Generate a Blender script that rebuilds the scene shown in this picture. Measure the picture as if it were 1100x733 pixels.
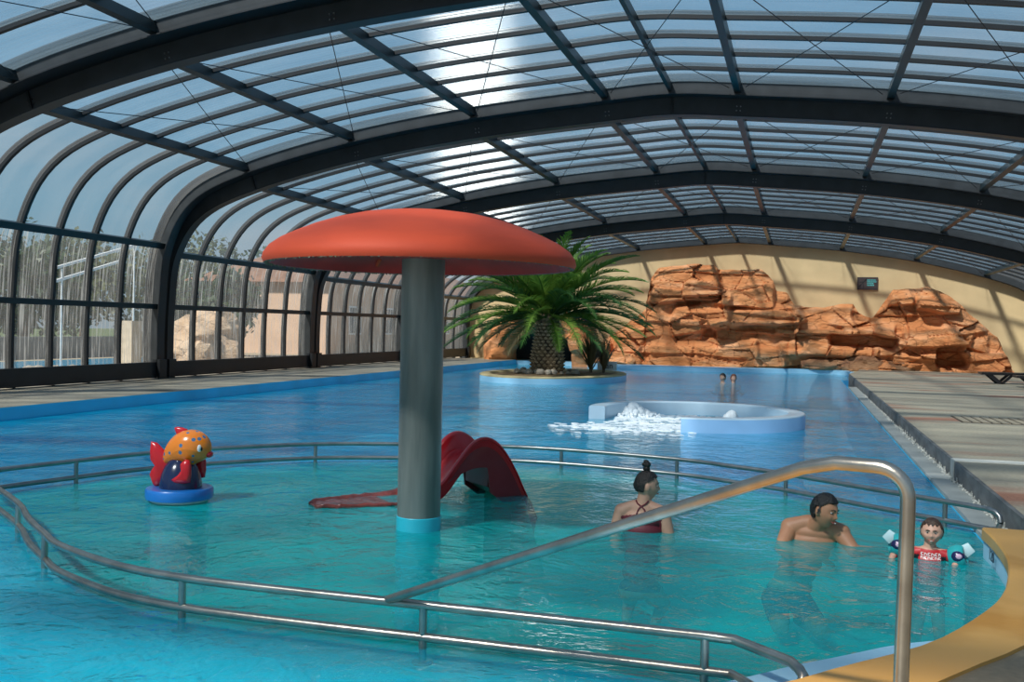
import bpy, bmesh, math, random
from mathutils import Vector, Matrix, noise
from math import sin, cos, pi, radians, sqrt

# ------------------------------------------------------------------ camera, sky, sun, exposure
for o in list(bpy.data.objects):
    bpy.data.objects.remove(o)
SC = bpy.context.scene
COL = SC.collection
# world: z = 0 is the water surface, y runs along the pool, x to the right
CAM_Z = 1.5
_y, _p, _r = radians(16.1034), radians(-0.8038), radians(1.2117)
_F = Vector((-sin(_y) * cos(_p), cos(_y) * cos(_p), sin(_p)))
_r0 = Vector((cos(_y), sin(_y), 0)); _u0 = _r0.cross(_F)
_R = cos(_r) * _r0 + sin(_r) * _u0
_U = -sin(_r) * _r0 + cos(_r) * _u0
cd = bpy.data.cameras.new('camera')
cam = bpy.data.objects.new('camera', cd); COL.objects.link(cam)
cd.sensor_width = 36.0; cd.lens = 1070.01 * 36.0 / 1100.0
cd.clip_start = 0.05; cd.clip_end = 600
M3 = Matrix((_R, _U, -_F)).transposed()
cam.matrix_world = Matrix.Translation((0, 0, CAM_Z)) @ M3.to_4x4()
SC.camera = cam

SC.view_settings.view_transform = 'Standard'
SC.view_settings.look = 'None'
SC.view_settings.gamma = 1.0
SC.view_settings.use_curve_mapping = False
SC.view_settings.exposure = 0.0

TO_SUN = Vector((-0.285, -0.55, 0.68)).normalized()
sd = bpy.data.lights.new('sun', 'SUN'); sun = bpy.data.objects.new('sun', sd); COL.objects.link(sun)
sd.energy = 7.0; sd.angle = radians(4.8); sd.color = (1.0, 0.93, 0.82)
sun.rotation_euler = TO_SUN.to_track_quat('Z', 'Y').to_euler()
sun.location = (0, 0, 30)

world = bpy.data.worlds.new('world'); SC.world = world; world.use_nodes = True
wn = world.node_tree; wn.nodes.clear()
def wnode(t, **k):
    n = wn.nodes.new(t)
    for a, b in k.items(): setattr(n, a, b)
    return n
w_out = wnode('ShaderNodeOutputWorld'); w_bg = wnode('ShaderNodeBackground')
w_tc = wnode('ShaderNodeTexCoord'); w_sep = wnode('ShaderNodeSeparateXYZ')
w_ramp = wnode('ShaderNodeValToRGB')
wn.links.new(w_tc.outputs['Generated'], w_sep.inputs[0])
wn.links.new(w_sep.outputs['Z'], w_ramp.inputs['Fac'])
cr = w_ramp.color_ramp
cr.elements[0].position = 0.0; cr.elements[0].color = (0.50, 0.62, 0.70, 1)
cr.elements[1].position = 1.0; cr.elements[1].color = (0.14, 0.34, 0.62, 1)
e = cr.elements.new(0.10); e.color = (0.30, 0.60, 0.78, 1)
e = cr.elements.new(0.40); e.color = (0.22, 0.46, 0.72, 1)
w_map = wnode('ShaderNodeMapping'); w_map.inputs['Scale'].default_value = (1.3, 1.3, 3.2)
w_noise = wnode('ShaderNodeTexNoise'); w_noise.inputs['Scale'].default_value = 2.1
w_noise.inputs['Detail'].default_value = 6
w_cr = wnode('ShaderNodeValToRGB'); w_cr.color_ramp.elements[0].position = 0.50; w_cr.color_ramp.elements[1].position = 0.80
w_mix = wnode('ShaderNodeMixRGB'); w_mix.inputs['Color2'].default_value = (0.80, 0.82, 0.86, 1)
wn.links.new(w_tc.outputs['Generated'], w_map.inputs[0]); wn.links.new(w_map.outputs[0], w_noise.inputs['Vector'])
wn.links.new(w_noise.outputs['Fac'], w_cr.inputs['Fac']); wn.links.new(w_cr.outputs['Color'], w_mix.inputs['Fac'])
wn.links.new(w_ramp.outputs['Color'], w_mix.inputs['Color1'])
wn.links.new(w_mix.outputs['Color'], w_bg.inputs['Color'])
w_bg.inputs['Strength'].default_value = 0.60
wn.links.new(w_bg.outputs[0], w_out.inputs[0])

# ------------------------------------------------------------------ materials
def newmat(name):
    m = bpy.data.materials.new(name); m.use_nodes = True; m.node_tree.nodes.clear()
    return m, m.node_tree
class NT:
    def __init__(s, name): s.m, s.t = newmat(name); s.out = s.n('ShaderNodeOutputMaterial')
    def n(s, t, ins=None, **k):
        x = s.t.nodes.new(t)
        for a, b in k.items(): setattr(x, a, b)
        for a, b in (ins or {}).items():
            if hasattr(b, 'links') : s.t.links.new(b, x.inputs[a])
            else: x.inputs[a].default_value = b
        return x
    def l(s, a, b): s.t.links.new(a, b)
def c4(c): return (c[0], c[1], c[2], 1)
def pbr(name, col, rough=0.5, metal=0.0, var=0.12, scale=6.0, bump=0.0, bscale=40.0, col2=None, stretch=(1, 1, 1), spec=0.5, coat=0.0, det=5, lo=0.35, hi=0.65):
    t = NT(name)
    tc = t.n('ShaderNodeTexCoord'); mp = t.n('ShaderNodeMapping', {'Vector': tc.outputs['Object'], 'Scale': stretch})
    nz = t.n('ShaderNodeTexNoise', {'Vector': mp.outputs[0], 'Scale': scale, 'Detail': det})
    cr = t.n('ShaderNodeValToRGB', {'Fac': nz.outputs['Fac']})
    c2 = col2 or tuple(max(0, v * (1 - var)) for v in col)
    c1 = col if col2 else tuple(min(1, v * (1 + var)) for v in col)
    cr.color_ramp.elements[0].position = lo; cr.color_ramp.elements[0].color = c4(c1)
    cr.color_ramp.elements[1].position = hi; cr.color_ramp.elements[1].color = c4(c2)
    b = t.n('ShaderNodeBsdfPrincipled', {'Base Color': cr.outputs['Color'], 'Roughness': rough, 'Metallic': metal, 'Specular IOR Level': spec, 'Coat Weight': coat})
    if bump:
        n2 = t.n('ShaderNodeTexNoise', {'Vector': mp.outputs[0], 'Scale': bscale, 'Detail': 4.0})
        bp = t.n('ShaderNodeBump', {'Height': n2.outputs['Fac'], 'Strength': bump, 'Distance': 0.02})
        t.l(bp.outputs[0], b.inputs['Normal'])
    t.l(b.outputs[0], t.out.inputs[0])
    return t.m

MAT = {}
MAT['steel_dark'] = pbr('anthracite_steel', (0.011, 0.013, 0.016), 0.45, 0.0, 0.18, 3.0, 0.05)
MAT['steel_arch'] = pbr('charcoal_arch_steel', (0.034, 0.038, 0.042), 0.42, 0.0, 0.18, 3.0, 0.05)
MAT['steel_teal'] = pbr('dark_teal_purlin', (0.006, 0.020, 0.026), 0.4, 0.0, 0.18, 3.0)
MAT['rubber'] = pbr('black_rubber', (0.012, 0.013, 0.015), 0.6)
MAT['galv'] = pbr('zinc_bolt', (0.25, 0.25, 0.25), 0.45, 0.7)
MAT['cable'] = pbr('cable_wire', (0.03, 0.03, 0.035), 0.4, 0.5)
WEB_AN = -0.97; WEB_R = 0.5; WEB_T = (0, 0, 1); WEB_F = 0.12
def poly_mat(name, tr, tl, wt, gl=0.10, streak=False, web=0.0):
    t = NT(name)
    tc = t.n('ShaderNodeTexCoord')
    tb = t.n('ShaderNodeBsdfTransparent', {'Color': c4(tr)})
    tn = t.n('ShaderNodeBsdfTranslucent', {'Color': c4(tl)})
    df = t.n('ShaderNodeBsdfDiffuse', {'Color': c4((0.5, 0.52, 0.55))})
    hz = t.n('ShaderNodeMixShader', {'Fac': 0.30, 1: tn.outputs[0], 2: df.outputs[0]})
    # uneven haze of dirt and condensation
    mp = t.n('ShaderNodeMapping', {'Vector': tc.outputs['Object'], 'Scale': (0.25, 1.2, 0.25)})
    nz = t.n('ShaderNodeTexNoise', {'Vector': mp.outputs[0], 'Scale': 2.2, 'Detail': 5.0})
    fac = t.n('ShaderNodeMapRange', {'Value': nz.outputs['Fac'], 'From Min': 0.3, 'From Max': 0.7, 'To Min': wt * 0.75, 'To Max': wt * 1.3})
    f_out = fac.outputs[0]
    if streak:
        mp2 = t.n('ShaderNodeMapping', {'Vector': tc.outputs['Object'], 'Scale': (1.0, 9.0, 0.35)})
        n2 = t.n('ShaderNodeTexNoise', {'Vector': mp2.outputs[0], 'Scale': 2.6, 'Detail': 5.0, 'Roughness': 0.62})
        mr = t.n('ShaderNodeMapRange', {'Value': n2.outputs['Fac'], 'From Min': 0.50, 'From Max': 0.64, 'To Min': 0.0, 'To Max': 0.55})
        ad = t.n('ShaderNodeMath', {0: fac.outputs[0], 1: mr.outputs[0]}, operation='ADD', use_clamp=True)
        f_out = ad.outputs[0]
    mx = t.n('ShaderNodeMixShader', {'Fac': f_out, 1: tb.outputs[0], 2: hz.outputs[0]})
    gs = t.n('ShaderNodeBsdfGlossy', {'Roughness': 0.12, 'Color': (1, 1, 1, 1)})
    lw = t.n('ShaderNodeFresnel', {'IOR': 1.35})
    ml = t.n('ShaderNodeMath', {0: lw.outputs[0], 1: gl * 3}, operation='MULTIPLY', use_clamp=True)
    m2 = t.n('ShaderNodeMixShader', {'Fac': ml.outputs[0], 1: mx.outputs[0], 2: gs.outputs[0]})
    res = m2
    t.l(res.outputs[0], t.out.inputs[0])
    return t.m
def web_mat():
    # inner ribs of the twin-wall sheets: clear, with a wavy glossy skin
    t = NT('twin_wall_web')
    tg = t.n('ShaderNodeCombineXYZ', {0: WEB_T[0], 1: WEB_T[1], 2: WEB_T[2]})
    g = t.n('ShaderNodeBsdfAnisotropic', {'Roughness': WEB_R, 'Color': (1, 0.98, 0.94, 1), 'Anisotropy': WEB_AN, 'Tangent': tg.outputs[0]})
    tr = t.n('ShaderNodeBsdfTransparent', {'Color': (0.97, 0.98, 0.99, 1)})
    m = t.n('ShaderNodeMixShader', {'Fac': WEB_F, 1: tr.outputs[0], 2: g.outputs[0]})
    t.l(m.outputs[0], t.out.inputs[0]); return t.m
MAT['poly_roof'] = poly_mat('twin_wall_roof_sheet', (0.74, 0.82, 0.90), (0.36, 0.54, 0.70), 0.24, 0.10)
MAT['web'] = web_mat()
MAT['poly_knee'] = poly_mat('curved_clear_sheet', (0.78, 0.85, 0.90), (0.55, 0.60, 0.64), 0.16)
MAT['poly_window'] = poly_mat('wet_clear_sheet', (0.80, 0.84, 0.86), (0.60, 0.62, 0.62), 0.17, streak=True)

# ------------------------------------------------------------------ helpers
class MB:
    def __init__(s): s.v = []; s.f = []
    def add(s, vs, fs):
        b = len(s.v); s.v += [tuple(v) for v in vs]; s.f += [tuple(i + b for i in f) for f in fs]; return s
    def box(s, x0, x1, y0, y1, z0, z1):
        vs = [(x, y, z) for z in (z0, z1) for y in (y0, y1) for x in (x0, x1)]
        return s.add(vs, [(0, 2, 3, 1), (4, 5, 7, 6), (0, 1, 5, 4), (2, 6, 7, 3), (0, 4, 6, 2), (1, 3, 7, 5)])
    def beam(s, a, b, w, h, up=(0, 0, 1)):
        a = Vector(a); b = Vector(b); d = (b - a).normalized(); u = Vector(up)
        r = d.cross(u).normalized(); u = r.cross(d).normalized()
        vs = [p + r * (i * w / 2) + u * (j * h / 2) for p in (a, b) for j in (-1, 1) for i in (-1, 1)]
        return s.add(vs, [(0, 2, 3, 1), (4, 5, 7, 6), (0, 1, 5, 4), (2, 6, 7, 3), (0, 4, 6, 2), (1, 3, 7, 5)])
    def tube(s, pts, r, n=10, closed=False, cap=True):
        pts = [Vector(p) for p in pts]; N = len(pts)
        rs = r if isinstance(r, (list, tuple)) else [r] * N
        vs = []; fs = []
        up = None
        for i, p in enumerate(pts):
            a = pts[(i - 1) % N] if (closed or i > 0) else p
            b = pts[(i + 1) % N] if (closed or i < N - 1) else p
            d = (b - a).normalized()
            if up is None:
                up = Vector((0, 0, 1)) if abs(d.z) < 0.9 else Vector((0, 1, 0))
            x = d.cross(up)
            if x.length < 1e-5: x = d.cross(Vector((1, 0.1, 0)))
            x.normalize(); up = x.cross(d).normalized()
            for k in range(n):
                t = 2 * pi * k / n
                vs.append(p + (x * cos(t) + up * sin(t)) * rs[i])
        M = N if closed else N - 1
        for i in range(M):
            j = (i + 1) % N
            for k in range(n):
                l = (k + 1) % n
                fs.append((i * n + k, i * n + l, j * n + l, j * n + k))
        if cap and not closed:
            fs.append(tuple(range(n - 1, -1, -1))); fs.append(tuple((N - 1) * n + k for k in range(n)))
        return s.add(vs, fs)
    def lathe(s, prof, c, n=32, sx=1, sy=1, cap=True):
        vs = []; fs = []; m = len(prof)
        for r, z in prof:
            for k in range(n):
                t = 2 * pi * k / n
                vs.append((c[0] + r * cos(t) * sx, c[1] + r * sin(t) * sy, c[2] + z))
        for i in range(m - 1):
            for k in range(n):
                l = (k + 1) % n
                fs.append((i * n + k, i * n + l, (i + 1) * n + l, (i + 1) * n + k))
        if cap and prof[0][0] > 1e-4: fs.append(tuple(range(n - 1, -1, -1)))
        if cap and prof[-1][0] > 1e-4: fs.append(tuple((m - 1) * n + k for k in range(n)))
        return s.add(vs, fs)
    def prism(s, poly, z0, z1):
        n = len(poly)
        vs = [(x, y, z0) for x, y in poly] + [(x, y, z1) for x, y in poly]
        fs = [tuple(range(n - 1, -1, -1)), tuple(range(n, 2 * n))]
        for i in range(n):
            j = (i + 1) % n; fs.append((i, j, n + j, n + i))
        return s.add(vs, fs)
    def ball(s, c, r, n=16, m=10, rot=None):
        if not isinstance(r, (list, tuple)): r = (r, r, r)
        vs = [Vector((0, 0, -r[2]))]
        for i in range(1, m):
            a = -pi / 2 + pi * i / m
            for k in range(n):
                t = 2 * pi * k / n
                vs.append(Vector((r[0] * cos(a) * cos(t), r[1] * cos(a) * sin(t), r[2] * sin(a))))
        vs.append(Vector((0, 0, r[2])))
        fs = [(0, 1 + (k + 1) % n, 1 + k) for k in range(n)]
        for i in range(m - 2):
            for k in range(n):
                l = (k + 1) % n; a = 1 + i * n
                fs.append((a + k, a + l, a + n + l, a + n + k))
        t = len(vs) - 1; a = 1 + (m - 2) * n
        fs += [(a + k, a + (k + 1) % n, t) for k in range(n)]
        if rot is not None: vs = [rot @ v for v in vs]
        c = Vector(c)
        return s.add([v + c for v in vs], fs)
    def grid(s, P, closed_u=False):
        nu = len(P); nv = len(P[0]); b = []
        for row in P: b += row
        fs = []
        for i in range(nu if closed_u else nu - 1):
            for j in range(nv - 1):
                k = (i + 1) % nu
                fs.append((i * nv + j, k * nv + j, k * nv + j + 1, i * nv + j + 1))
        return s.add(b, fs)
    def build(s, name, mat, parent=None, smooth=35, fixn=False, **props):
        me = bpy.data.meshes.new(name); me.from_pydata(s.v, [], s.f); me.update()
        if fixn:
            bm = bmesh.new(); bm.from_mesh(me); bmesh.ops.recalc_face_normals(bm, faces=bm.faces); bm.to_mesh(me); bm.free()
        o = bpy.data.objects.new(name, me); COL.objects.link(o)
        me.materials.append(MAT[mat] if isinstance(mat, str) else mat)
        if smooth:
            me.shade_smooth()
            try: me.set_sharp_from_angle(angle=radians(smooth))
            except Exception: pass
        if parent is not None: put(o, parent)
        for k, v in props.items(): o[k] = v
        return o
def put(o, parent):
    """parent o (whose mesh is in world coordinates) under an Empty placed at the thing's base"""
    o.parent = parent
    o.matrix_parent_inverse = MW(parent).inverted()
def MW(o):
    m = o.matrix_basis.copy()
    p = o.parent
    while p is not None:
        m = p.matrix_basis @ o.matrix_parent_inverse @ m; o = p; p = o.parent
    return m
def thing(name, label, cat, loc=(0, 0, 0), group=None, kind=None):
    o = bpy.data.objects.new(name, None); COL.objects.link(o); o.location = loc
    o.empty_display_size = 0.2
    if label: o['label'] = label
    if cat: o['category'] = cat
    if group: o['group'] = group
    if kind: o['kind'] = kind
    return o
def tag(o, label, cat, group=None, kind=None):
    o['label'] = label; o['category'] = cat
    if group: o['group'] = group
    if kind: o['kind'] = kind
    return o
def copy_tree(o, parent=None, loc=None):
    c = o.copy(); COL.objects.link(c); c.parent = parent
    if loc is not None: c.location = loc
    for ch in [x for x in bpy.data.objects if x.parent == o]: copy_tree(ch, c)
    return c
def catmull(P, per=8):
    P = [Vector(p) for p in P]; Q = [P[0] * 2 - P[1]] + P + [P[-1] * 2 - P[-2]]; out = []
    for i in range(1, len(Q) - 2):
        for k in range(per):
            t = k / per; a, b, c, d = Q[i - 1], Q[i], Q[i + 1], Q[i + 2]
            out.append(0.5 * ((2 * b) + (c - a) * t + (2 * a - 5 * b + 4 * c - d) * t * t + (3 * b - a - 3 * c + d) * t ** 3))
    out.append(P[-1]); return out

# ------------------------------------------------------------------ telescopic enclosure
XR = -2.48; YA = [-8.0, -1.2, 5.65, 12.62, 19.2, 26.33, 33.2, 40.5]
STEP = 0.317
HALF = [(11.20, 0.12), (11.26, 0.52), (11.24, 1.79), (11.08, 3.13), (10.42, 4.18), (9.05, 4.81), (6.61, 5.40), (3.94, 5.80), (1.26, 6.04), (0.0, 6.12)]
KEY = {'S': 0, 'G': 1, 'M': 2, 'U': 3, 'L1': 5, 'L2': 6, 'L3': 7, 'L4': 8, 'R': 9}
PER = 6
def drop(z, s):
    w = 0.0 if z < 1.8 else (0.5 * (z - 1.8) / 1.33 if z < 3.13 else min(1.0, 0.5 + 0.5 * (z - 3.13) / 1.4))
    return z - STEP * (s - 1) * w
def profile(s):
    pts = [(XR - o, drop(z, s)) for o, z in HALF] + [(XR + o, drop(z, s)) for o, z in reversed(HALF[:-1])]
    return [(v.x, v.y) for v in catmull([Vector((x, z, 0)) for x, z in pts], PER)]
def normals(P):
    N = []
    for i in range(len(P)):
        a = P[max(0, i - 1)]; b = P[min(len(P) - 1, i + 1)]
        dx, dz = b[0] - a[0], b[1] - a[1]; l = sqrt(dx * dx + dz * dz)
        N.append((-dz / l, dx / l))     # outward
    return N
def sweep(mb, P, N, n0, n1, y0, y1, i0=0, i1=None):
    i1 = len(P) - 1 if i1 is None else i1
    vs = []; fs = []
    for i in range(i0, i1 + 1):
        (x, z), (nx, nz) = P[i], N[i]
        for n, y in ((n0, y0), (n1, y0), (n1, y1), (n0, y1)):
            vs.append((x + nx * n, y, z + nz * n))
    m = i1 - i0
    for i in range(m):
        for k in range(4):
            l = (k + 1) % 4; fs.append((i * 4 + k, i * 4 + l, i * 4 + 4 + l, i * 4 + 4 + k))
    fs += [(3, 2, 1, 0), (m * 4, m * 4 + 1, m * 4 + 2, m * 4 + 3)]
    mb.add(vs, fs)
NPT = len(profile(1))
def idx(k, side=-1):
    i = KEY[k] * PER; return i if side < 0 else NPT - 1 - i
SEGLAB = {-1: 'behind the viewpoint', 0: 'nearest bay of the glazed pool roof, cut by the top of the picture', 1: 'second bay of the glazed pool roof, over the mushroom fountain',
          2: 'third bay of the glazed pool roof, just beyond the fountain', 3: 'fourth bay of the glazed pool roof, over the palm', 4: 'last narrow-looking bay of the glazed pool roof, against the end wall'}
for s in range(-1, 5):
    y0, y1 = YA[s + 2], YA[s + 3]
    if s == -1: y0, y1 = YA[1], YA[2]
    if s >= 0: y0, y1 = YA[s + 2], YA[s + 3]
    P = profile(s); N = normals(P)
    root = thing('ceiling', 'dark steel arched ' + SEGLAB[s] if s >= 0 else 'dark steel arched bay of the pool roof over the near deck', 'pool enclosure', (XR, y0, 0.2), kind='structure')
    fy0, fy1 = y0 + 0.06, y0 + 0.30      # leading beam
    ry0, ry1 = y1 - 0.30, y1 - 0.04      # trailing beam
    for (a, b) in ((fy0, fy1), (ry0, ry1)):
        mb = MB(); c = (a + b) / 2
        sweep(mb, P, N, -0.14, 0.20, c - 0.015, c + 0.015)
        o = mb.build('arch_beam', 'steel_arch', root)
        fl = MB()
        sweep(fl, P, N, -0.16, -0.14, a, b); sweep(fl, P, N, 0.20, 0.22, a, b)
        fl.build('beam_flange', 'steel_dark', o)
    nb = 6; ya, yb = fy1, ry0
    step = (yb - ya) / nb
    for k in range(1, nb):
        mb = MB(); y = ya + step * k
        sweep(mb, P, N, 0.03, 0.13, y - 0.035, y + 0.035)
        sweep(mb, P, N, 0.13, 0.15, y - 0.055, y + 0.055)
        mb.build('curved_rib', 'steel_dark', root)
    # purlins and rails along the bay
    def rail(name, key, side, w, h, n=0.0, mat='steel_teal'):
        i = idx(key, side); (x, z), (nx, nz) = P[i], N[i]
        mb = MB(); mb.beam((x + nx * n, fy0 + 0.12, z + nz * n), (x + nx * n, ry1 - 0.12, z + nz * n), w, h, (nx, 0, nz))
        return mb.build(name, mat, root)
    for side in (-1, 1):
        for key in ('L1', 'L2', 'L3', 'L4'):
            rail('purlin', key, side, 0.12, 0.17)
        rail('side_rail', 'U', side, 0.13, 0.13, 0.02); rail('side_rail', 'M', side, 0.11, 0.13, 0.02)
        x = XR + side * 11.20
        mb = MB(); mb.box(x - 0.07, x + 0.07, fy1 - 0.05, ry0 + 0.05, 0.215, 0.56)
        mb.build('sill_box', 'steel_dark', root)
        mb = MB()
        for yy in ((fy0 + fy1) / 2, (ry0 + ry1) / 2):
            xx = x - side * 0.08
            mb.box(xx - 0.09, xx + 0.09, yy - 0.13, yy + 0.13, 0.24, 0.62)
        mb.build('beam_shoe', 'steel_dark', root)
        mb = MB()
        for yy in ((fy0 + fy1) / 2, (ry0 + ry1) / 2):
            mb.tube([(x - side * 0.03, yy - 0.03, 0.235), (x - side * 0.03, yy + 0.03, 0.235)], 0.045, 12)
        mb.build('track_wheel', 'galv', root)
    rail('ridge_purlin', 'R', -1, 0.07, 0.15)
    # glazing
    for k in range(nb):
        a = ya + step * k + 0.03; b = ya + step * (k + 1) - 0.03
        if k == 0: a = ya - 0.1
        if k == nb - 1: b = yb + 0.1
        def pane(name, i0, i1, mat):
            vs = []; fs = []
            for i in range(i0, i1 + 1):
                (x, z), (nx, nz) = P[i], N[i]
                vs += [(x + nx * 0.09, a, z + nz * 0.09), (x + nx * 0.09, b, z + nz * 0.09)]
            for i in range(i1 - i0): fs.append((2 * i, 2 * i + 1, 2 * i + 3, 2 * i + 2))
            mb = MB().add(vs, fs); n1 = len(fs)
            if mat == 'poly_roof':
                y = a + 0.04
                while y < b:
                    b0 = len(mb.v); wv = []
                    for i in range(i0, i1 + 1):
                        (x, z), (nx, nz) = P[i], N[i]
                        wv += [(x + nx * 0.093, y, z + nz * 0.093), (x + nx * 0.123, y, z + nz * 0.123)]
                    mb.add(wv, [(2 * i, 2 * i + 1, 2 * i + 3, 2 * i + 2) for i in range(i1 - i0)])
                    y += 0.11
            o = mb.build(name, mat, root, smooth=60)
            if mat == 'poly_roof':
                o.data.materials.append(MAT['web'])
                for p in o.data.polygons:
                    if p.index >= n1: p.material_index = 1; p.use_smooth = False
            return o
        pane('roof_glazing', idx('L1'), idx('L1', 1), 'poly_roof')
        for side in (-1, 1):
            i = sorted((idx('U', side), idx('L1', side))); pane('knee_glazing', i[0], i[1], 'poly_knee')
            i = sorted((idx('M', side), idx('U', side))); pane('upper_window', i[0], i[1], 'poly_window')
            i = sorted((idx('G', side), idx('M', side))); pane('lower_window', i[0], i[1], 'poly_window')
    # bolted plates where the purlins meet the leading beam
    for side in (-1, 1):
        for key in ('L1', 'L2', 'L3', 'L4') + (('R',) if side < 0 else ()):
            i = idx(key, side); (x, z), (nx, nz) = P[i], N[i]; yy = (fy0 + fy1) / 2 - 0.015
            mb = MB(); tx, tz = -nz, nx
            for q in ((-0.035, -0.03), (0.035, -0.03), (-0.035, 0.05), (0.035, 0.05)):
                px = x + tx * q[0] + nx * q[1]; pz = z + tz * q[0] + nz * q[1]
                mb.tube([(px, yy, pz), (px, yy - 0.02, pz)], 0.013, 6)
            if key in ('R', 'L1'):
                mb.beam((x - nx * 0.13, yy - 0.02, z - nz * 0.13), (x + nx * 0.19, yy - 0.02, z + nz * 0.19), 0.04, 0.02, (0, 1, 0))
            mb.build('bolt_plate', 'galv' if key not in ('R', 'L1') else 'steel_dark', root)
    # crossed tie wires under the sheets
    cells = [('L1', -1, 'L2', -1), ('L2', -1, 'L3', -1), ('L3', -1, 'L4', -1), ('L4', -1, 'L4', 1), ('L4', 1, 'L3', 1), ('L3', 1, 'L2', 1), ('L2', 1, 'L1', 1)]
    for ka, sa, kb, sb in cells:
        A = P[idx(ka, sa)]; B = P[idx(kb, sb)]; yA = fy1 + 0.02; yB = ry0 - 0.02
        sg = 1 if B[0] > A[0] else -1
        for (p, q) in ((A, B), (B, A)):
            mb = MB(); dx = 0.15 if q[0] > p[0] else -0.15
            mb.tube([(p[0] + dx, yA, p[1] - 0.02), ((p[0] + q[0]) / 2, (yA + yB) / 2, (p[1] + q[1]) / 2 - 0.03), (q[0] - dx, yB, q[1] - 0.02)], 0.0075, 5)
            mb.build('tie_wire', 'cable', root)

# ------------------------------------------------------------------ more materials
MAT['render_wall'] = pbr('sand_render', (0.62, 0.46, 0.25), 0.9, 0, 0.10, 0.8, 0.25, 60, stretch=(1, 1, 1))
def deck_mat(name, base, dark, red=None, wet=0.35):
    t = NT(name); tc = t.n('ShaderNodeTexCoord')
    mp = t.n('ShaderNodeMapping', {'Vector': tc.outputs['Object'], 'Scale': (0.28, 1.0, 1.0)})
    n1 = t.n('ShaderNodeTexNoise', {'Vector': mp.outputs[0], 'Scale': 0.9, 'Detail': 7.0, 'Roughness': 0.62})
    cr = t.n('ShaderNodeValToRGB', {'Fac': n1.outputs['Fac']})
    cr.color_ramp.elements[0].position = 0.36; cr.color_ramp.elements[0].color = c4(dark)
    cr.color_ramp.elements[1].position = 0.6; cr.color_ramp.elements[1].color = c4(base)
    col = cr.outputs['Color']
    if red:
        mp2 = t.n('ShaderNodeMapping', {'Vector': tc.outputs['Object'], 'Scale': (0.35, 0.9, 1.0), 'Location': (3.1, 1.7, 0)})
        n2 = t.n('ShaderNodeTexNoise', {'Vector': mp2.outputs[0], 'Scale': 0.75, 'Detail': 5.0})
        c2 = t.n('ShaderNodeValToRGB', {'Fac': n2.outputs['Fac']}); c2.color_ramp.elements[0].position = 0.56; c2.color_ramp.elements[1].position = 0.66
        mx = t.n('ShaderNodeMixRGB', {'Fac': c2.outputs['Color'], 'Color1': col, 'Color2': c4(red)}); col = mx.outputs[0]
    n3 = t.n('ShaderNodeTexNoise', {'Vector': tc.outputs['Object'], 'Scale': 28.0, 'Detail': 5.0})
    mm = t.n('ShaderNodeMixRGB', {'Fac': 0.35, 'Color1': col, 'Color2': n3.outputs['Fac']}, blend_type='OVERLAY')
    bp = t.n('ShaderNodeBump', {'Height': n3.outputs['Fac'], 'Strength': 0.15, 'Distance': 0.01})
    rr = t.n('ShaderNodeMapRange', {'Value': n1.outputs['Fac'], 'From Min': 0.36, 'From Max': 0.6, 'To Min': wet, 'To Max': 0.7})
    b = t.n('ShaderNodeBsdfPrincipled', {'Base Color': mm.outputs[0], 'Roughness': rr.outputs[0], 'Normal': bp.outputs[0]})
    t.l(b.outputs[0], t.out.inputs[0]); return t.m
MAT['deck'] = deck_mat('stained_concrete', (0.42, 0.37, 0.27), (0.23, 0.205, 0.155), (0.33, 0.15, 0.09))
MAT['deck_left'] = deck_mat('damp_concrete', (0.30, 0.27, 0.21), (0.16, 0.15, 0.125))
MAT['deck_near'] = deck_mat('brown_concrete', (0.20, 0.165, 0.11), (0.12, 0.10, 0.07))
MAT['step_face'] = pbr('grey_riser', (0.13, 0.135, 0.135), 0.7, 0, 0.3, 3.0, 0.2, stretch=(1, 1, 3))
MAT['gutter'] = pbr('pale_gutter', (0.36, 0.38, 0.36), 0.6, 0, 0.1, 4)
MAT['white_line'] = pbr('white_strip', (0.72, 0.70, 0.62), 0.5)
MAT['scum'] = pbr('white_deposit', (0.55, 0.55, 0.5), 0.8, 0, 0.3, 30)
MAT['rim'] = pbr('ochre_coping', (0.62, 0.33, 0.085), 0.4, 0, 0.1, 1.1, 0.05, 30, col2=(0.44, 0.20, 0.028), lo=0.47, hi=0.60)
MAT['liner_pale'] = pbr('pale_blue_liner', (0.30, 0.55, 0.72), 0.35, 0, 0.06, 2)
MAT['liner_blue'] = pbr('blue_liner', (0.01, 0.42, 0.70), 0.4, 0, 0.10, 1.2)
MAT['liner_deep'] = pbr('deep_blue_liner', (0.0, 0.56, 0.86), 0.4, 0, 0.12, 0.8)
MAT['liner_teal'] = pbr('teal_liner', (0.0, 0.52, 0.40), 0.4, 0, 0.10, 0.9)
MAT['liner_shelf'] = pbr('shelf_liner', (0.04, 0.42, 0.58), 0.4, 0, 0.14, 1.4)
MAT['liner_edge'] = pbr('pale_edge_liner', (0.16, 0.55, 0.56), 0.4, 0, 0.1, 2)
MAT['island_cop'] = pbr('sandy_coping', (0.46, 0.37, 0.20), 0.8, 0, 0.15, 4)
MAT['gravel'] = pbr('brown_gravel', (0.22, 0.14, 0.07), 0.9, 0, 0.4, 14, 0.8, 40)

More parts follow.
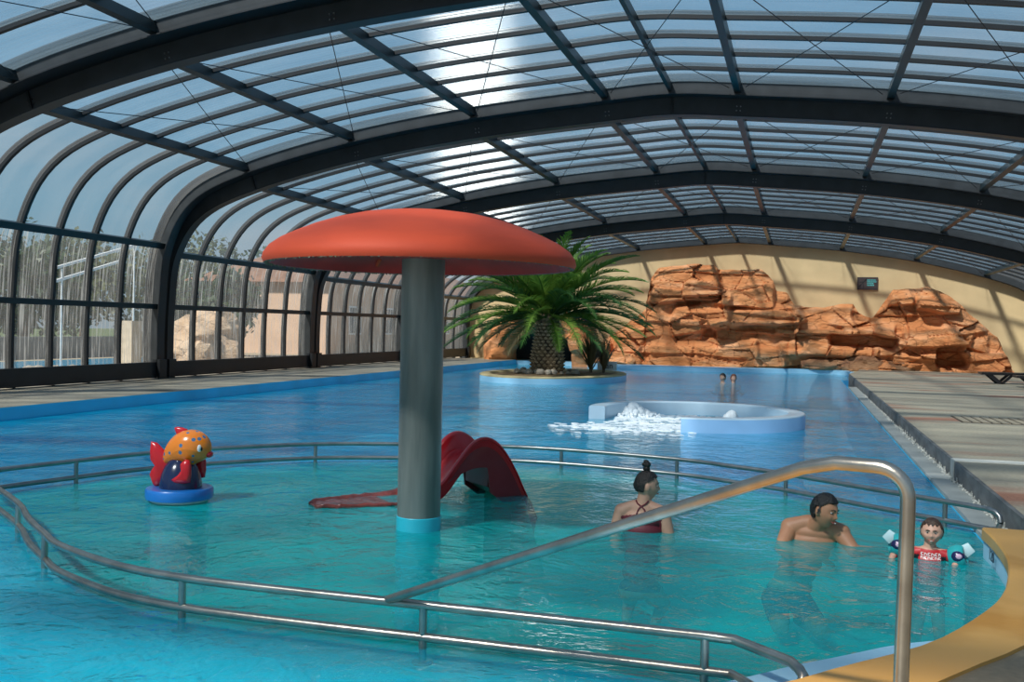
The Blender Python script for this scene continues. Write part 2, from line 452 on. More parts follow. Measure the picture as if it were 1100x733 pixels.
# ------------------------------------------------------------------ building: decks, basin, water, end wall
def floor_piece(poly, z0, z1, mat, name='floor', label=None):
    o = MB().prism(poly, z0, z1).build(name, mat, None, smooth=0)
    o['kind'] = 'structure'
    if label: o['label'] = label
    return o
WX0, WX1 = -10.95, 1.33
floor_piece([(-14.1, -8), (WX0 - 0.02, -8), (WX0 - 0.02, 38.6), (-14.1, 38.6)], -1.5, 0.19, 'deck_left', label='narrow damp concrete deck along the left glazing')
floor_piece([(1.585, 7.42), (9.2, 7.42), (9.2, 40.4), (2.3, 40.4), (2.0, 37.0), (1.585, 34.0)], -1.5, 0.22, 'deck', label='wide stained concrete deck right of the pool')
o = MB().box(1.55, 1.585, 7.4, 34.0, -1.4, 0.218).build('trim_1', 'step_face', None, smooth=0); o['kind'] = 'structure'; o['label'] = 'dark grey riser of the right deck'
o = MB().box(WX1, 1.55, 7.3, 29.2, -1.4, 0.035).build('trim_2', 'gutter', None, smooth=0); o['kind'] = 'structure'; o['label'] = 'pale level gutter strip at the water edge'
random.seed(4)
mb = MB()
for i in range(420):
    y = 7.6 + 18 * random.random() ** 1.4; r = random.uniform(0.004, 0.017)
    mb.ball((1.545 - random.random() ** 2 * 0.045, y, 0.035 + r * 0.4), (r, r * 1.6, r), 5, 4)
for i in range(70):
    y = 7.8 + 9 * random.random(); h = random.uniform(0.01, 0.05)
    mb.box(1.543, 1.549, y, y + random.uniform(0.01, 0.04), 0.035, 0.04 + h)
tag(mb.build('lime_crust', 'scum', None), 'crumbly white deposit along the foot of the grey deck riser', 'debris', kind='stuff')
o = MB().box(1.56, 9.1, 11.05, 11.28, 0.20, 0.228).build('trim_3', 'white_line', None, smooth=0); o['kind'] = 'structure'
o = MB().box(WX1 - 0.01, 1.55, 11.05, 11.42, 0.02, 0.041).build('trim_4', 'white_line', None, smooth=0); o['kind'] = 'structure'
o = MB().box(1.542, 1.56, 11.03, 11.25, 0.04, 0.228).build('trim_5', 'gutter', None, smooth=0); o['kind'] = 'structure'
# slatted drain set in the right deck
MAT['slat'] = pbr('tan_slat', (0.36, 0.30, 0.21), 0.6, 0, 0.2, 5)
MAT['slot'] = pbr('drain_slot', (0.05, 0.04, 0.03), 0.9)
dr = thing('drain_grate', 'long slatted drain grate across the right deck, beyond the white strip', 'drain', (5, 16.6, 0.22))
MB().box(2.35, 8.6, 16.1, 17.3, 0.2, 0.224).build('drain_frame', 'slot', dr, smooth=0)
mb = MB(); x = 2.38
while x < 8.5:
    mb.box(x, x + 0.10, 16.13, 17.27, 0.224, 0.232); x += 0.135
mb.build('slats', 'slat', dr, smooth=0)
# basin
def slab(x0, x1, y0, y1, z0, z1, name, mat):
    o = MB().box(x0, x1, y0, y1, z0, z1).build(name, mat, None, smooth=0); o['kind'] = 'structure'; return o
slab(-11.4, 2.2, -3, 41, -1.5, -1.3, 'floor', 'liner_deep')
slab(WX0 - 0.02, WX0, -3, 38.6, -1.4, 0.185, 'wall_left', 'liner_blue')
slab(WX1 - 0.015, WX1, 7.3, 34, -1.4, 0.0, 'wall_right', 'liner_blue')
def offset(L, d):
    out = []
    for i in range(len(L)):
        a = L[max(0, i - 1)]; b = L[min(len(L) - 1, i + 1)]; dx, dy = b[0] - a[0], b[1] - a[1]; l = math.hypot(dx, dy) or 1
        out.append((L[i][0] + dy / l * d, L[i][1] - dx / l * d))
    return out
# back edge of the basin
BACK = [(-10.97, 38.6), (-9.9, 38.9), (-8.3, 38.7), (-7.4, 37.3), (-5.26, 37.0), (-2.9, 37.2), (-1.4, 37.9), (-0.27, 38.5), (0.7, 38.7), (1.4, 38.4), (1.75, 36.8), (1.62, 34.0)]
bk = [(p.x, p.y) for p in catmull([(x, y, 0) for x, y in BACK], 6)]
mb = MB()
P1 = [[(x, y, -1.4), (x, y, 0.17), (x, y + 0.16, 0.17), (x, y + 0.16, -1.4)] for x, y in bk]
P1 = [[(x, y, -1.4), (x, y, 0.16), (x + (0.0 if x < 1.4 else 0.15), y + 0.16, 0.17), (x, y + 0.9, 0.17)] for x, y in bk]
mb.grid(P1)
o = mb.build('wall_pool_far', 'liner_pale', None, smooth=40); o['kind'] = 'structure'
floor_piece(offset(bk, -0.22) + [(2.2, 34.0), (2.4, 40.55), (-14, 40.55)], -1.4, 0.16, 'island_cop', label='sandy ledge under the artificial rocks')
# near coping
RIN = [(1.227, 7.42), (1.235, 7.0), (1.205, 6.43), (1.114, 5.93), (1.035, 5.60), (0.889, 5.19), (0.566, 4.55), (0.174, 4.08), (-0.032, 3.83), (-0.6, 3.30), (-1.5, 2.85), (-3.0, 2.45), (-6.0, 2.1), (-10.97, 1.9)]
rin = [(p.x, p.y) for p in catmull([(x, y, 0) for x, y in RIN], 6)]
ROUT = [(3.2, 7.42), (2.2, 6.6), (1.5, 5.6), (0.944, 4.64), (0.709, 4.30), (0.528, 4.03), (0.2, 3.55), (-0.4, 2.75), (-1.4, 2.3), (-3.0, 1.9), (-6.0, 1.55), (-10.97, 1.35)]
rout = [(p.x, p.y) for p in catmull([(x, y, 0) for x, y in ROUT], 6)]
def ring_slab(A, B, z0, z1, name, mat, parent=None, bev=0.012):
    n = 80
    def res(L):
        D = [0]
        for i in range(1, len(L)): D.append(D[-1] + math.hypot(L[i][0] - L[i - 1][0], L[i][1] - L[i - 1][1]))
        out = []; j = 0
        for k in range(n):
            t = D[-1] * k / (n - 1)
            while j < len(D) - 2 and D[j + 1] < t: j += 1
            u = (t - D[j]) / max(1e-9, D[j + 1] - D[j])
            out.append((L[j][0] + (L[j + 1][0] - L[j][0]) * u, L[j][1] + (L[j + 1][1] - L[j][1]) * u))
        return out
    a = res(A); b = res(B)
    rows = []
    for p, q in zip(a, b):
        dx, dy = q[0] - p[0], q[1] - p[1]; l = math.hypot(dx, dy) or 1; dx /= l; dy /= l
        rows.append([(p[0], p[1], z0), (p[0], p[1], z1 - bev), (p[0] + dx * bev, p[1] + dy * bev, z1), (q[0], q[1], z1), (q[0], q[1], z0)])
    mb = MB().grid(rows)
    n5 = len(rows[0])
    mb.f += [tuple(range(n5 - 1, -1, -1)), tuple((n - 1) * n5 + k for k in range(n5))]
    return mb.build(name, mat, parent, smooth=40, fixn=True)
cop = ring_slab(rin, rout, 0.12, 0.20, 'trim_6', 'rim'); cop['kind'] = 'structure'; cop['label'] = 'ochre coping curving round the near pool edge'
rin2 = [(x + 0.012, y - 0.004) for x, y in rin]
w = ring_slab(rin2, [(x + 0.1, y - 0.1) for x, y in rin2], -1.4, 0.121, 'wall_near', 'liner_pale'); w['kind'] = 'structure'
LIP = [(0.78, 5.20), (0.66, 5.12), (0.461, 4.98), (0.2, 4.71), (-0.001, 4.51), (-0.188, 4.29), (-0.295, 4.18), (-0.9, 3.62), (-1.8, 3.2), (-3.2, 2.75), (-6.0, 2.35), (-10.97, 2.1)]
lp = [(p.x, p.y) for p in catmull([(x, y, 0) for x, y in LIP], 6)]
rin3 = [(x + 0.05, y - 0.03) for x, y in rin if y < 5.15]
o = ring_slab(lp, rin3, -1.3, 0.05, 'trim_7', 'liner_pale'); o['kind'] = 'structure'; o['label'] = 'pale blue ledge inside the ochre coping'
floor_piece([(3.3, 7.42)] + [(x - 0.0, y - 0.0) for x, y in rout] + [(-14.1, 1.35), (-14.1, -8), (9.2, -8), (9.2, 7.42)], -0.4, 0.185, 'deck_near', label='brown concrete deck beside the ochre coping')
# end wall following the arch
pf = profile(4)
poly = [(x, z) for x, z in pf]
NW = normals(pf)
poly = [(x + n[0] * 0.17, z + n[1] * 0.17) for (x, z), n in zip(pf, NW)]
poly = [(poly[0][0], 0.16)] + poly[1:-1] + [(poly[-1][0], 0.16)]
n = len(poly)
vs = [(x, 40.56, z) for x, z in poly] + [(x, 40.85, z) for x, z in poly]
fs = [tuple(range(n)), tuple(range(2 * n - 1, n - 1, -1))] + [(i, n + i, n + (i + 1) % n, (i + 1) % n) for i in range(n)]
o = MB().add(vs, fs).build('wall_back', 'render_wall', None, smooth=0, fixn=True); o['kind'] = 'structure'; o['label'] = 'sand coloured rendered end wall'
# depth mark on the near pool wall
def text_mesh(txt, size, mat, loc, rx, rz, parent=None, name='lettering', ext=0.002):
    cu = bpy.data.curves.new(name, 'FONT'); cu.body = txt; cu.size = size; cu.extrude = ext; cu.align_x = 'CENTER'; cu.align_y = 'CENTER'
    t = bpy.data.objects.new(name, cu); COL.objects.link(t)
    dg = bpy.context.evaluated_depsgraph_get(); me = bpy.data.meshes.new_from_object(t.evaluated_get(dg))
    bpy.data.objects.remove(t)
    mtx = Matrix.Translation(loc) @ Matrix.Rotation(rz, 4, 'Z') @ Matrix.Rotation(rx, 4, 'X')
    me.transform(mtx)
    o = bpy.data.objects.new(name, me); COL.objects.link(o); me.materials.append(MAT[mat])
    if parent is not None: put(o, parent)
    return o
MAT['ink'] = pbr('dark_ink', (0.02, 0.05, 0.08), 0.5)
o = text_mesh('120', 0.10, 'ink', (1.222, 7.02, 0.085), radians(90), radians(-90 + 2), name='depth_mark'); tag(o, 'small dark depth figures on the pale wall below the ochre coping', 'depth mark')

# kids' pool ring under the rails
RAIL = [(-6.47, 6.88), (-6.30, 7.53), (-6.04, 8.32), (-5.55, 9.05), (-4.93, 9.69), (-4.12, 10.08), (-3.25, 10.33), (-2.42, 10.38), (-1.16, 10.12), (-0.6, 9.82), (-0.09, 9.50), (0.635, 8.88)]
NEAR = [(0.25, 4.36), (-0.30, 4.36), (-0.90, 4.36), (-1.65, 4.35), (-2.29, 4.36), (-2.95, 4.38), (-3.45, 4.49), (-4.03, 4.76), (-4.33, 5.0), (-4.72, 5.28), (-5.16, 5.68), (-5.71, 6.08), (-6.18, 6.42), (-6.43, 6.66)]
loop = [(p.x, p.y) for p in catmull([(x, y, 0) for x, y in NEAR + RAIL + [(1.20, 8.40), (1.33, 8.2)]], 5)]
inn = offset(loop, 0.10); outr = offset(loop, -0.22)
rows = [[(a[0], a[1], -1.3), (a[0], a[1], -0.07), (b[0], b[1], -0.07), (b[0], b[1], -1.3)] for a, b in zip(inn, outr)]
o = MB().grid(rows).build('wall_kids_pool', 'liner_edge', None, smooth=30, fixn=True); o['kind'] = 'structure'; o['label'] = 'submerged ring wall that carries the steel rails'
floor_piece(inn + [(1.5, 7.9), (1.5, 5.6), (1.0, 4.8), (0.4, 4.2)], -1.3, -0.75, 'liner_teal', label='teal floor of the round shallow pool')
shelf = offset(loop, -0.20)[:75]
floor_piece(shelf[::-1] + [(0.4, 4.3), (-0.3, 3.7), (-1.5, 2.95), (-3, 2.5), (-6, 2.2), (-10.9, 2.0), (-10.9, 6.6)], -1.3, -0.55, 'liner_shelf', label='pale blue shallow shelf in front of the round pool')

# water
def water_mat(name='pool_water', dcol=(0.0, 0.40, 0.62), fac=0.44):
    t = NT(name); tc = t.n('ShaderNodeTexCoord')
    mpA = t.n('ShaderNodeMapping', {'Vector': tc.outputs['Object'], 'Scale': (1.0, 1.0, 1.0), 'Rotation': (0, 0, 0.35)})
    warp = t.n('ShaderNodeTexNoise', {'Vector': tc.outputs['Object'], 'Scale': 0.6, 'Detail': 2.0})
    wv = t.n('ShaderNodeVectorMath', {0: mpA.outputs[0], 1: warp.outputs['Color']}, operation='ADD')
    n1 = t.n('ShaderNodeTexNoise', {'Vector': wv.outputs[0], 'Scale': 2.6, 'Detail': 3.0, 'Roughness': 0.5, 'Distortion': 0.4})
    n2 = t.n('ShaderNodeTexNoise', {'Vector': wv.outputs[0], 'Scale': 9.0, 'Detail': 3.0, 'Roughness': 0.55, 'Distortion': 0.6})
    b1 = t.n('ShaderNodeBump', {'Height': n1.outputs['Fac'], 'Strength': 0.85, 'Distance': 0.045})
    b2 = t.n('ShaderNodeBump', {'Height': n2.outputs['Fac'], 'Strength': 0.75, 'Distance': 0.020, 'Normal': b1.outputs[0]})
    n3 = t.n('ShaderNodeTexNoise', {'Vector': wv.outputs[0], 'Scale': 26.0, 'Detail': 2.0, 'Distortion': 0.5})
    b2 = t.n('ShaderNodeBump', {'Height': n3.outputs['Fac'], 'Strength': 0.7, 'Distance': 0.0055, 'Normal': b2.outputs[0]})
    fr = t.n('ShaderNodeFresnel', {'IOR': 1.25, 'Normal': b2.outputs[0]})
    tr = t.n('ShaderNodeBsdfTransparent', {'Color': (0.52, 0.90, 0.93, 1)})
    df = t.n('ShaderNodeBsdfDiffuse', {'Color': c4(dcol), 'Normal': b2.outputs[0]})
    body = t.n('ShaderNodeMixShader', {'Fac': fac, 1: tr.outputs[0], 2: df.outputs[0]})
    gl = t.n('ShaderNodeBsdfGlossy', {'Roughness': 0.02, 'Normal': b2.outputs[0], 'Color': (1, 1, 1, 1)})
    mx = t.n('ShaderNodeMixShader', {'Fac': fr.outputs[0], 1: body.outputs[0], 2: gl.outputs[0]})
    t.l(mx.outputs[0], t.out.inputs[0]); return t.m
MAT['water'] = water_mat()
MAT['water_kids'] = water_mat('shallow_water', (0.0, 0.42, 0.46), 0.50)
lw = [(x, y) for x, y in loop]
wp = [(WX0, 1.95)] + [(x + 0.005, y - 0.002) for x, y in reversed(rin) if y < 4.12] + lw + [(WX1 - 0.017, 8.2), (WX1 - 0.017, 34.0)] + [(x, y) for x, y in reversed(bk)]
kw = lw + [(WX1 - 0.017, 8.2), (WX1 - 0.017, 7.43)] + [(x + 0.005, y - 0.002) for x, y in rin if y > 4.12]
ko = MB().add([(x, y, 0.0) for x, y in kw], [tuple(range(len(kw)))]).build('shallow_pool_water', 'water_kids', None, smooth=0)
if ko.data.polygons[0].normal.z < 0: ko.data.flip_normals()
tag(ko, 'teal rippling water inside the round railing', 'water', kind='stuff')
me_ = MB().add([(x, y, 0.0) for x, y in wp], [tuple(range(len(wp)))])
o = me_.build('pool_water', 'water', None, smooth=0)
if o.data.polygons[0].normal.z < 0: o.data.flip_normals()
tag(o, 'blue rippling water of the main pool and the near shelf', 'water', kind='stuff')

# ------------------------------------------------------------------ mushroom fountain
def paint(name, col, rough=0.3, var=0.08, scale=3, coat=0.3, **k): return pbr(name, col, rough, 0, var, scale, coat=coat, **k)
MAT['red_cap'] = pbr('faded_red_gelcoat', (0.66, 0.085, 0.035), 0.62, 0, 0.1, 1.6, 0.03, 20, col2=(0.46, 0.06, 0.03), stretch=(0.6, 0.6, 3), lo=0.4, hi=0.75, spec=0.25)
MAT['red_in'] = pbr('dark_red_underside', (0.62, 0.03, 0.025), 0.55, 0, 0.2, 3)
MAT['moss'] = pbr('grey_lime_fringe', (0.28, 0.28, 0.24), 0.95, 0, 0.4, 30, col2=(0.12, 0.14, 0.07))
MAT['column'] = pbr('weathered_steel_column', (0.30, 0.31, 0.29), 0.38, 0.55, 0.2, 2.0, 0.05, 10, col2=(0.14, 0.16, 0.15), stretch=(3, 3, 0.35))
MAT['cyan_paint'] = paint('cyan_collar', (0.02, 0.42, 0.55))
mx_, my_ = -2.665, 6.85
mush = thing('mushroom_fountain', 'big red mushroom shaped shower on a thick grey steel column', 'pool fountain', (mx_, my_, -0.75))
mcx = -2.685; CS = 1.125 / 1.20
MB().lathe([(0.158, -0.75), (0.158, 1.98)], (mx_, my_, 0), 48).build('column', 'column', mush)
MB().lathe([(0.160, -0.72), (0.164, -0.71), (0.164, 0.095), (0.160, 0.10)], (mx_, my_, 0), 48).build('painted_collar', 'cyan_paint', mush)
cap = MB()
out = [(r * CS, 1.925 + (z - 1.925) * 0.93) for r, z in [(1.20, 1.925), (1.215, 1.955), (1.205, 2.00), (1.165, 2.055), (1.09, 2.11), (0.98, 2.165), (0.84, 2.225), (0.68, 2.28), (0.50, 2.325), (0.32, 2.352), (0.15, 2.364), (0.0, 2.366)]]
cap.lathe(out, (mcx, my_, 0), 72, cap=False)
cp = cap.build('cap', 'red_cap', mush, smooth=50)
und = MB()
und.lathe([(r * CS, z) for r, z in [(1.20, 1.925), (1.17, 1.93), (1.15, 1.97), (1.05, 2.03), (0.8, 2.10), (0.4, 2.15), (0.0, 2.16)][::-1]], (mcx, my_, 0), 72, cap=False)
und.build('underside', 'red_in', cp, smooth=50)
random.seed(9)
fr = MB()
for i in range(900):
    t = random.uniform(0, 2 * pi); w = 0.35 + 0.65 * max(0, cos(t - 3.3))
    L = random.uniform(0.004, 0.022) * w; r = 1.185 * CS + random.uniform(-0.01, 0.015)
    x, y = mcx + r * cos(t), my_ + r * sin(t); d = random.uniform(0.004, 0.009)
    fr.add([(x - d * sin(t), y + d * cos(t), 1.927), (x + d * sin(t), y - d * cos(t), 1.927), (x + random.uniform(-.006, .006), y, 1.927 - L), (x - 0.006 * cos(t), y - 0.006 * sin(t), 1.93)], [(0, 1, 2), (0, 2, 3), (1, 3, 2)])
fr.build('lime_fringe', 'moss', cp, smooth=0, kind='stuff')
for t in (-2.1, -0.75, 0.6, 2.3):
    nz = MB(); x, y = mcx + 0.98 * cos(t), my_ + 0.98 * sin(t)
    nz.tube([(x, y, 2.07), (x, y, 2.03), (x + 0.05 * cos(t), y + 0.05 * sin(t), 1.985)], 0.018, 8)
    nz.build('water_nozzle', 'red_cap', mush)

# ------------------------------------------------------------------ steel rails
MAT['stainless'] = pbr('brushed_stainless', (0.52, 0.49, 0.43), 0.28, 0.95, 0.12, 8, 0.04, 30, col2=(0.36, 0.33, 0.29), stretch=(1, 1, 1))
MAT['stainless_dull'] = pbr('dull_stainless', (0.30, 0.31, 0.31), 0.35, 0.9, 0.15, 8)
TR = 0.0215
def catp(L, per=6): return [tuple(p) for p in catmull(L, per)]
far = thing('pool_railing', 'two-bar steel railing round the far side of the shallow round pool', 'railing', (-2.4, 10.38, -0.1))
FT = [(x, y, 0.20) for x, y in [(-6.43, 6.66)] + RAIL + [(1.335, 8.28), (1.40, 8.20)]]
FT2 = catp(FT) 
endc = [(1.44, 8.15, 0.19), (1.462, 8.125, 0.165), (1.468, 8.11, 0.12), (1.455, 8.125, 0.075), (1.42, 8.17, 0.052)]
low = [(x, y, 0.05) for x, y, z in reversed(FT2)]
MB().tube(FT2 + endc[:3], TR, 12).build('top_rail', 'stainless_dull', far)
MB().tube(endc[2:] + low, TR, 12).build('lower_rail', 'stainless_dull', far)
def post(x, y, parent, z1=0.20, zb=-0.07, mat='stainless_dull'):
    MB().tube([(x, y, zb), (x, y, z1)], 0.019, 12).build('rail_post', mat, parent)
    MB().lathe([(0.05, 0), (0.05, 0.008), (0.02, 0.012)], (x, y, zb), 16).build('foot_plate', mat, parent)
for x, y in [(-6.28, 7.58), (-4.96, 9.67), (-2.42, 10.38), (-1.16, 10.12), (-0.09, 9.50), (1.13, 8.46)]: post(x, y, far)
near = thing('pool_railing', 'two-bar steel railing along the near side of the shallow round pool', 'railing', (-1.65, 4.33, -0.1))
NT_ = [(0.0, 0)]
npts = [(-0.244, 4.335), (-0.357, 4.30), (-0.914, 4.31), (-1.648, 4.32), (-2.289, 4.325), (-2.93, 4.35), (-3.44, 4.46), (-4.02, 4.73), (-4.33, 4.96), (-4.72, 5.27), (-5.15, 5.66), (-5.71, 6.08), (-6.18, 6.42), (-6.43, 6.66)]
nt = [(x, y, 0.20) for x, y in npts]
nt2 = catp(nt[1:])
end_top = [(0.040, 3.965, 0.15), (0.045, 3.985, 0.18), (0.030, 4.01, 0.195), (-0.001, 4.075, 0.20), (-0.235, 4.29, 0.20)]
MB().tube(end_top + nt2, TR, 12).build('top_rail', 'stainless', near)
end_low = [(-0.04, 4.02, 0.05), (-0.244, 4.295, 0.05)]
MB().tube(end_low + [(x, y, 0.05) for x, y, z in nt2], TR, 12).build('lower_rail', 'stainless', near)
for x, y in [(-0.357, 4.30), (-1.648, 4.32), (-2.96, 4.355), (-4.30, 4.93), (-5.18, 5.68)]: post(x, y, near, mat='stainless')
hand = thing('handrail', 'tall steel handrail sloping from the near coping down to the lower railing', 'handrail', (0.3, 3.05, 0.2))
A = Vector((-1.84, 4.33, 0.20)); 
hp = [(0.302, 3.06, 0.2), (0.305, 3.06, 0.6), (0.310, 3.06, 0.98)] 
for k in range(0, 9):
    t = (pi / 2) * k / 8
    hp.append((0.310 - 0.085 * (1 - cos(t)), 3.06 + 0.03 * (1 - cos(t)), 1.03 + 0.085 * sin(t)))
hp += [(0.115, 3.14, 1.112), tuple(Vector((0.02, 3.19, 1.085)))]
B0 = Vector(hp[-1])
for k in range(1, 9): hp.append(tuple(B0.lerp(A, k / 8)))
MB().tube(hp, 0.0215, 16).build('rail_tube', 'stainless', hand)
MB().lathe([(0.055, 0), (0.055, 0.012), (0.025, 0.016)], (0.302, 3.06, 0.205), 20).build('foot_plate', 'stainless', hand)

# ------------------------------------------------------------------ fish figure on its float
MAT['orange'] = None
def fish_mat():
    t = NT('orange_gelcoat_blue_spots'); tc = t.n('ShaderNodeTexCoord')
    mp = t.n('ShaderNodeMapping', {'Vector': tc.outputs['Object'], 'Scale': (1, 1, 1)})
    vo = t.n('ShaderNodeTexVoronoi', {'Vector': mp.outputs[0], 'Scale': 15.5, 'Randomness': 0.5})
    r1 = t.n('ShaderNodeMath', {0: vo.outputs['Distance'], 1: 0.26}, operation='LESS_THAN')
    mx = t.n('ShaderNodeMixRGB', {'Fac': r1.outputs[0], 'Color1': (0.85, 0.23, 0.02, 1), 'Color2': (0.07, 0.17, 0.30, 1)})
    b = t.n('ShaderNodeBsdfPrincipled', {'Base Color': mx.outputs[0], 'Roughness': 0.22, 'Coat Weight': 0.4})
    t.l(b.outputs[0], t.out.inputs[0]); return t.m
MAT['orange'] = fish_mat()
MAT['fin_red'] = paint('glossy_red', (0.62, 0.012, 0.02), 0.25)
MAT['navy'] = paint('navy_gelcoat', (0.010, 0.020, 0.07), 0.2)
MAT['float_blue'] = paint('bright_blue', (0.010, 0.15, 0.50), 0.3)
MAT['white'] = paint('white_gloss', (0.8, 0.8, 0.78), 0.25)
MAT['black'] = paint('black_gloss', (0.01, 0.01, 0.012), 0.2)
MAT['float_pale'] = paint('pale_float_base', (0.45, 0.60, 0.62), 0.4)
fx, fy = -4.915, 7.17
fish = thing('fish_figure', 'orange spotted fish figure with red fins on a round blue float', 'water toy', (fx, fy, -0.05))
MB().lathe([(0.222, -0.75), (0.222, 0.0), (0.232, 0.006), (0.238, 0.02)], (fx, fy, 0), 40).build('base', 'float_pale', fish)
MB().lathe([(0.0, 0.018), (0.235, 0.018), (0.268, 0.028), (0.272, 0.05), (0.272, 0.095), (0.262, 0.112), (0.235, 0.115), (0.0, 0.112)], (fx, fy, 0), 48).build('float', 'float_blue', fish)
MB().lathe([(0.172, 0.11), (0.170, 0.15), (0.158, 0.22), (0.130, 0.29), (0.09, 0.345), (0.04, 0.375), (0.0, 0.38)], (fx + 0.01, fy, 0), 36).build('mound', 'navy', fish)
# view-plane axes of the figure: it faces right and slightly down
FX = Vector((0.985, 0.17, 0)).normalized()
def fpt(a, b, c=0.0):     # a along the fish, b up, c towards the viewer
    n = Vector((FX.y, -FX.x, 0))
    return Vector((fx, fy, 0)) + FX * a + Vector((0, 0, b)) + n * c
body = []
spine = [(-0.128, 0.315, 0.025), (-0.118, 0.328, 0.046), (-0.07, 0.37, 0.092), (-0.01, 0.415, 0.130), (0.06, 0.445, 0.155), (0.125, 0.448, 0.155), (0.18, 0.432, 0.130), (0.225, 0.412, 0.088), (0.252, 0.398, 0.040), (0.257, 0.395, 0.005)]
rows = []
for i, (a, b, r) in enumerate(spine):
    p = spine[max(0, i - 1)]; q = spine[min(len(spine) - 1, i + 1)]
    d = Vector((q[0] - p[0], q[1] - p[1])).normalized(); up = Vector((-d.y, d.x))
    row = []
    for k in range(24):
        t = 2 * pi * k / 24
        row.append(fpt(a + up.x * r * sin(t), b + up.y * r * sin(t), r * 0.86 * cos(t)))
    row.append(row[0]); rows.append(row)
bm_ = MB().grid(rows)
bm_.f.append(tuple(range(24))); 
bb = bm_.build('body', 'orange', fish, smooth=80, fixn=True)
md = bb.modifiers.new('sub', 'SUBSURF'); md.levels = 1; md.render_levels = 1
def plate(pts, th, name, mat, parent, bend=0.0):
    # closed outline in fish (a,b) plane, pillowed
    n = len(pts); c = Vector((sum(p[0] for p in pts) / n, sum(p[1] for p in pts) / n))
    P = [(p[0], p[1]) for p in pts]
    mb = MB(); vs = []
    for s_, sc, tt in ((1, 0.0, th), (1, 0.55, th * 0.92), (1, 0.9, th * 0.6), (0, 1.0, 0), (-1, 0.9, th * 0.6), (-1, 0.55, th * 0.92), (-1, 0.0, th)):
        for p in P:
            a = c.x + (p[0] - c.x) * sc; b = c.y + (p[1] - c.y) * sc
            cc = (p[2] if len(p) > 2 else 0)
            vs.append(fpt(a, b, s_ * tt + bend))
    fs = []
    for r in range(6):
        for k in range(n): fs.append((r * n + k, r * n + (k + 1) % n, (r + 1) * n + (k + 1) % n, (r + 1) * n + k))
    mb.add(vs, fs); return mb.build(name, mat, parent, smooth=70, fixn=True)
plate([(-0.105, 0.36), (-0.14, 0.42), (-0.20, 0.475), (-0.255, 0.485), (-0.262, 0.42), (-0.258, 0.34), (-0.215, 0.285), (-0.25, 0.235), (-0.262, 0.20), (-0.235, 0.13), (-0.205, 0.10), (-0.15, 0.14), (-0.11, 0.20), (-0.075, 0.27), (-0.07, 0.32)], 0.03, 'tail_fin', 'fin_red', fish)
plate([(-0.02, 0.50), (-0.035, 0.56), (-0.055, 0.605), (-0.03, 0.615), (0.015, 0.61), (0.06, 0.597), (0.07, 0.57), (0.02, 0.53)], 0.022, 'dorsal_fin', 'fin_red', fish)
for sd_ in (1, -1):
    plate([(0.11, 0.365), (0.075, 0.335), (0.085, 0.28), (0.05, 0.23), (-0.01, 0.19), (0.02, 0.165), (0.10, 0.165), (0.155, 0.178), (0.165, 0.24), (0.162, 0.32), (0.145, 0.362)], 0.032, 'side_fin', 'fin_red', fish, bend=sd_ * 0.145)
MB().ball(fpt(0.252, 0.395, 0.0), (0.030, 0.040, 0.028), 14, 10).build('mouth', 'fin_red', fish)
for sd_ in (1, -1):
    e_ = MB().ball(fpt(0.198, 0.452, 0.070 * sd_), (0.024, 0.034, 0.044), 14, 10).build('eye', 'white', fish)
    MB().ball(fpt(0.217, 0.447, 0.078 * sd_), (0.010, 0.014, 0.018), 10, 8).build('pupil', 'black', e_)
    MB().ball(fpt(0.180, 0.505, 0.062 * sd_), (0.022, 0.03, 0.026), 10, 8).build('eyelid', 'fin_red', e_)

# ------------------------------------------------------------------ red toddler slide
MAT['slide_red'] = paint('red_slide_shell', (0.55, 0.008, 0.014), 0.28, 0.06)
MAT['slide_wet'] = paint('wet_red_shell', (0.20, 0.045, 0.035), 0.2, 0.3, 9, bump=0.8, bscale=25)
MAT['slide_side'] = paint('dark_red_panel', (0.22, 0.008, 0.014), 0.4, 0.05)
slide = thing('toddler_slide', 'curved red toddler slide arching out of the shallow water behind the column', 'slide', (-2.8, 8.1, -0.75))
SA = Vector((-3.60, 7.25)); SD = (Vector((-2.32, 8.58)) - SA); SL = SD.length; SD.normalize(); SN = Vector((-SD.y, SD.x))
def sp(t, w, z):
    if t < 0.30:
        k_ = 0.30 + 0.70 * max(0.0, (t + 0.03) / 0.33) ** 0.5; w = 0.22 + (w - 0.22) * k_; z += 0.012 * noise.noise(Vector((t * 30, w * 14, 0)))
    p = SA + SD * (t * SL) + SN * w; return Vector((p.x, p.y, z))
def zr(t):   # height of the side rails along the slide
    K = [(-0.05, 0.012), (0.0, 0.020), (0.12, 0.022), (0.25, 0.020), (0.36, 0.022), (0.46, 0.055), (0.549, 0.17), (0.595, 0.27), (0.64, 0.375), (0.69, 0.475), (0.73, 0.52), (0.765, 0.533), (0.80, 0.52), (0.84, 0.475), (0.894, 0.361), (0.95, 0.19), (0.985, 0.06), (1.03, -0.08), (1.06, -0.2)]
    for i in range(len(K) - 1):
        if K[i][0] <= t <= K[i + 1][0]:
            u = (t - K[i][0]) / (K[i + 1][0] - K[i][0]); 
            a = K[max(0, i - 1)]; b = K[i]; c = K[i + 1]; d = K[min(len(K) - 1, i + 2)]
            m1 = (c[1] - a[1]) / max(1e-6, c[0] - a[0]) * (c[0] - b[0]); m2 = (d[1] - b[1]) / max(1e-6, d[0] - b[0]) * (c[0] - b[0])
            u2, u3 = u * u, u * u * u
            return (2 * u3 - 3 * u2 + 1) * b[1] + (u3 - 2 * u2 + u) * m1 + (-2 * u3 + 3 * u2) * c[1] + (u3 - u2) * m2
    return K[-1][1]
W = 0.50
def dep(t): return 0.008 + 0.162 * max(0.0, min(1.0, (t - 0.30) / 0.3))
sec = []
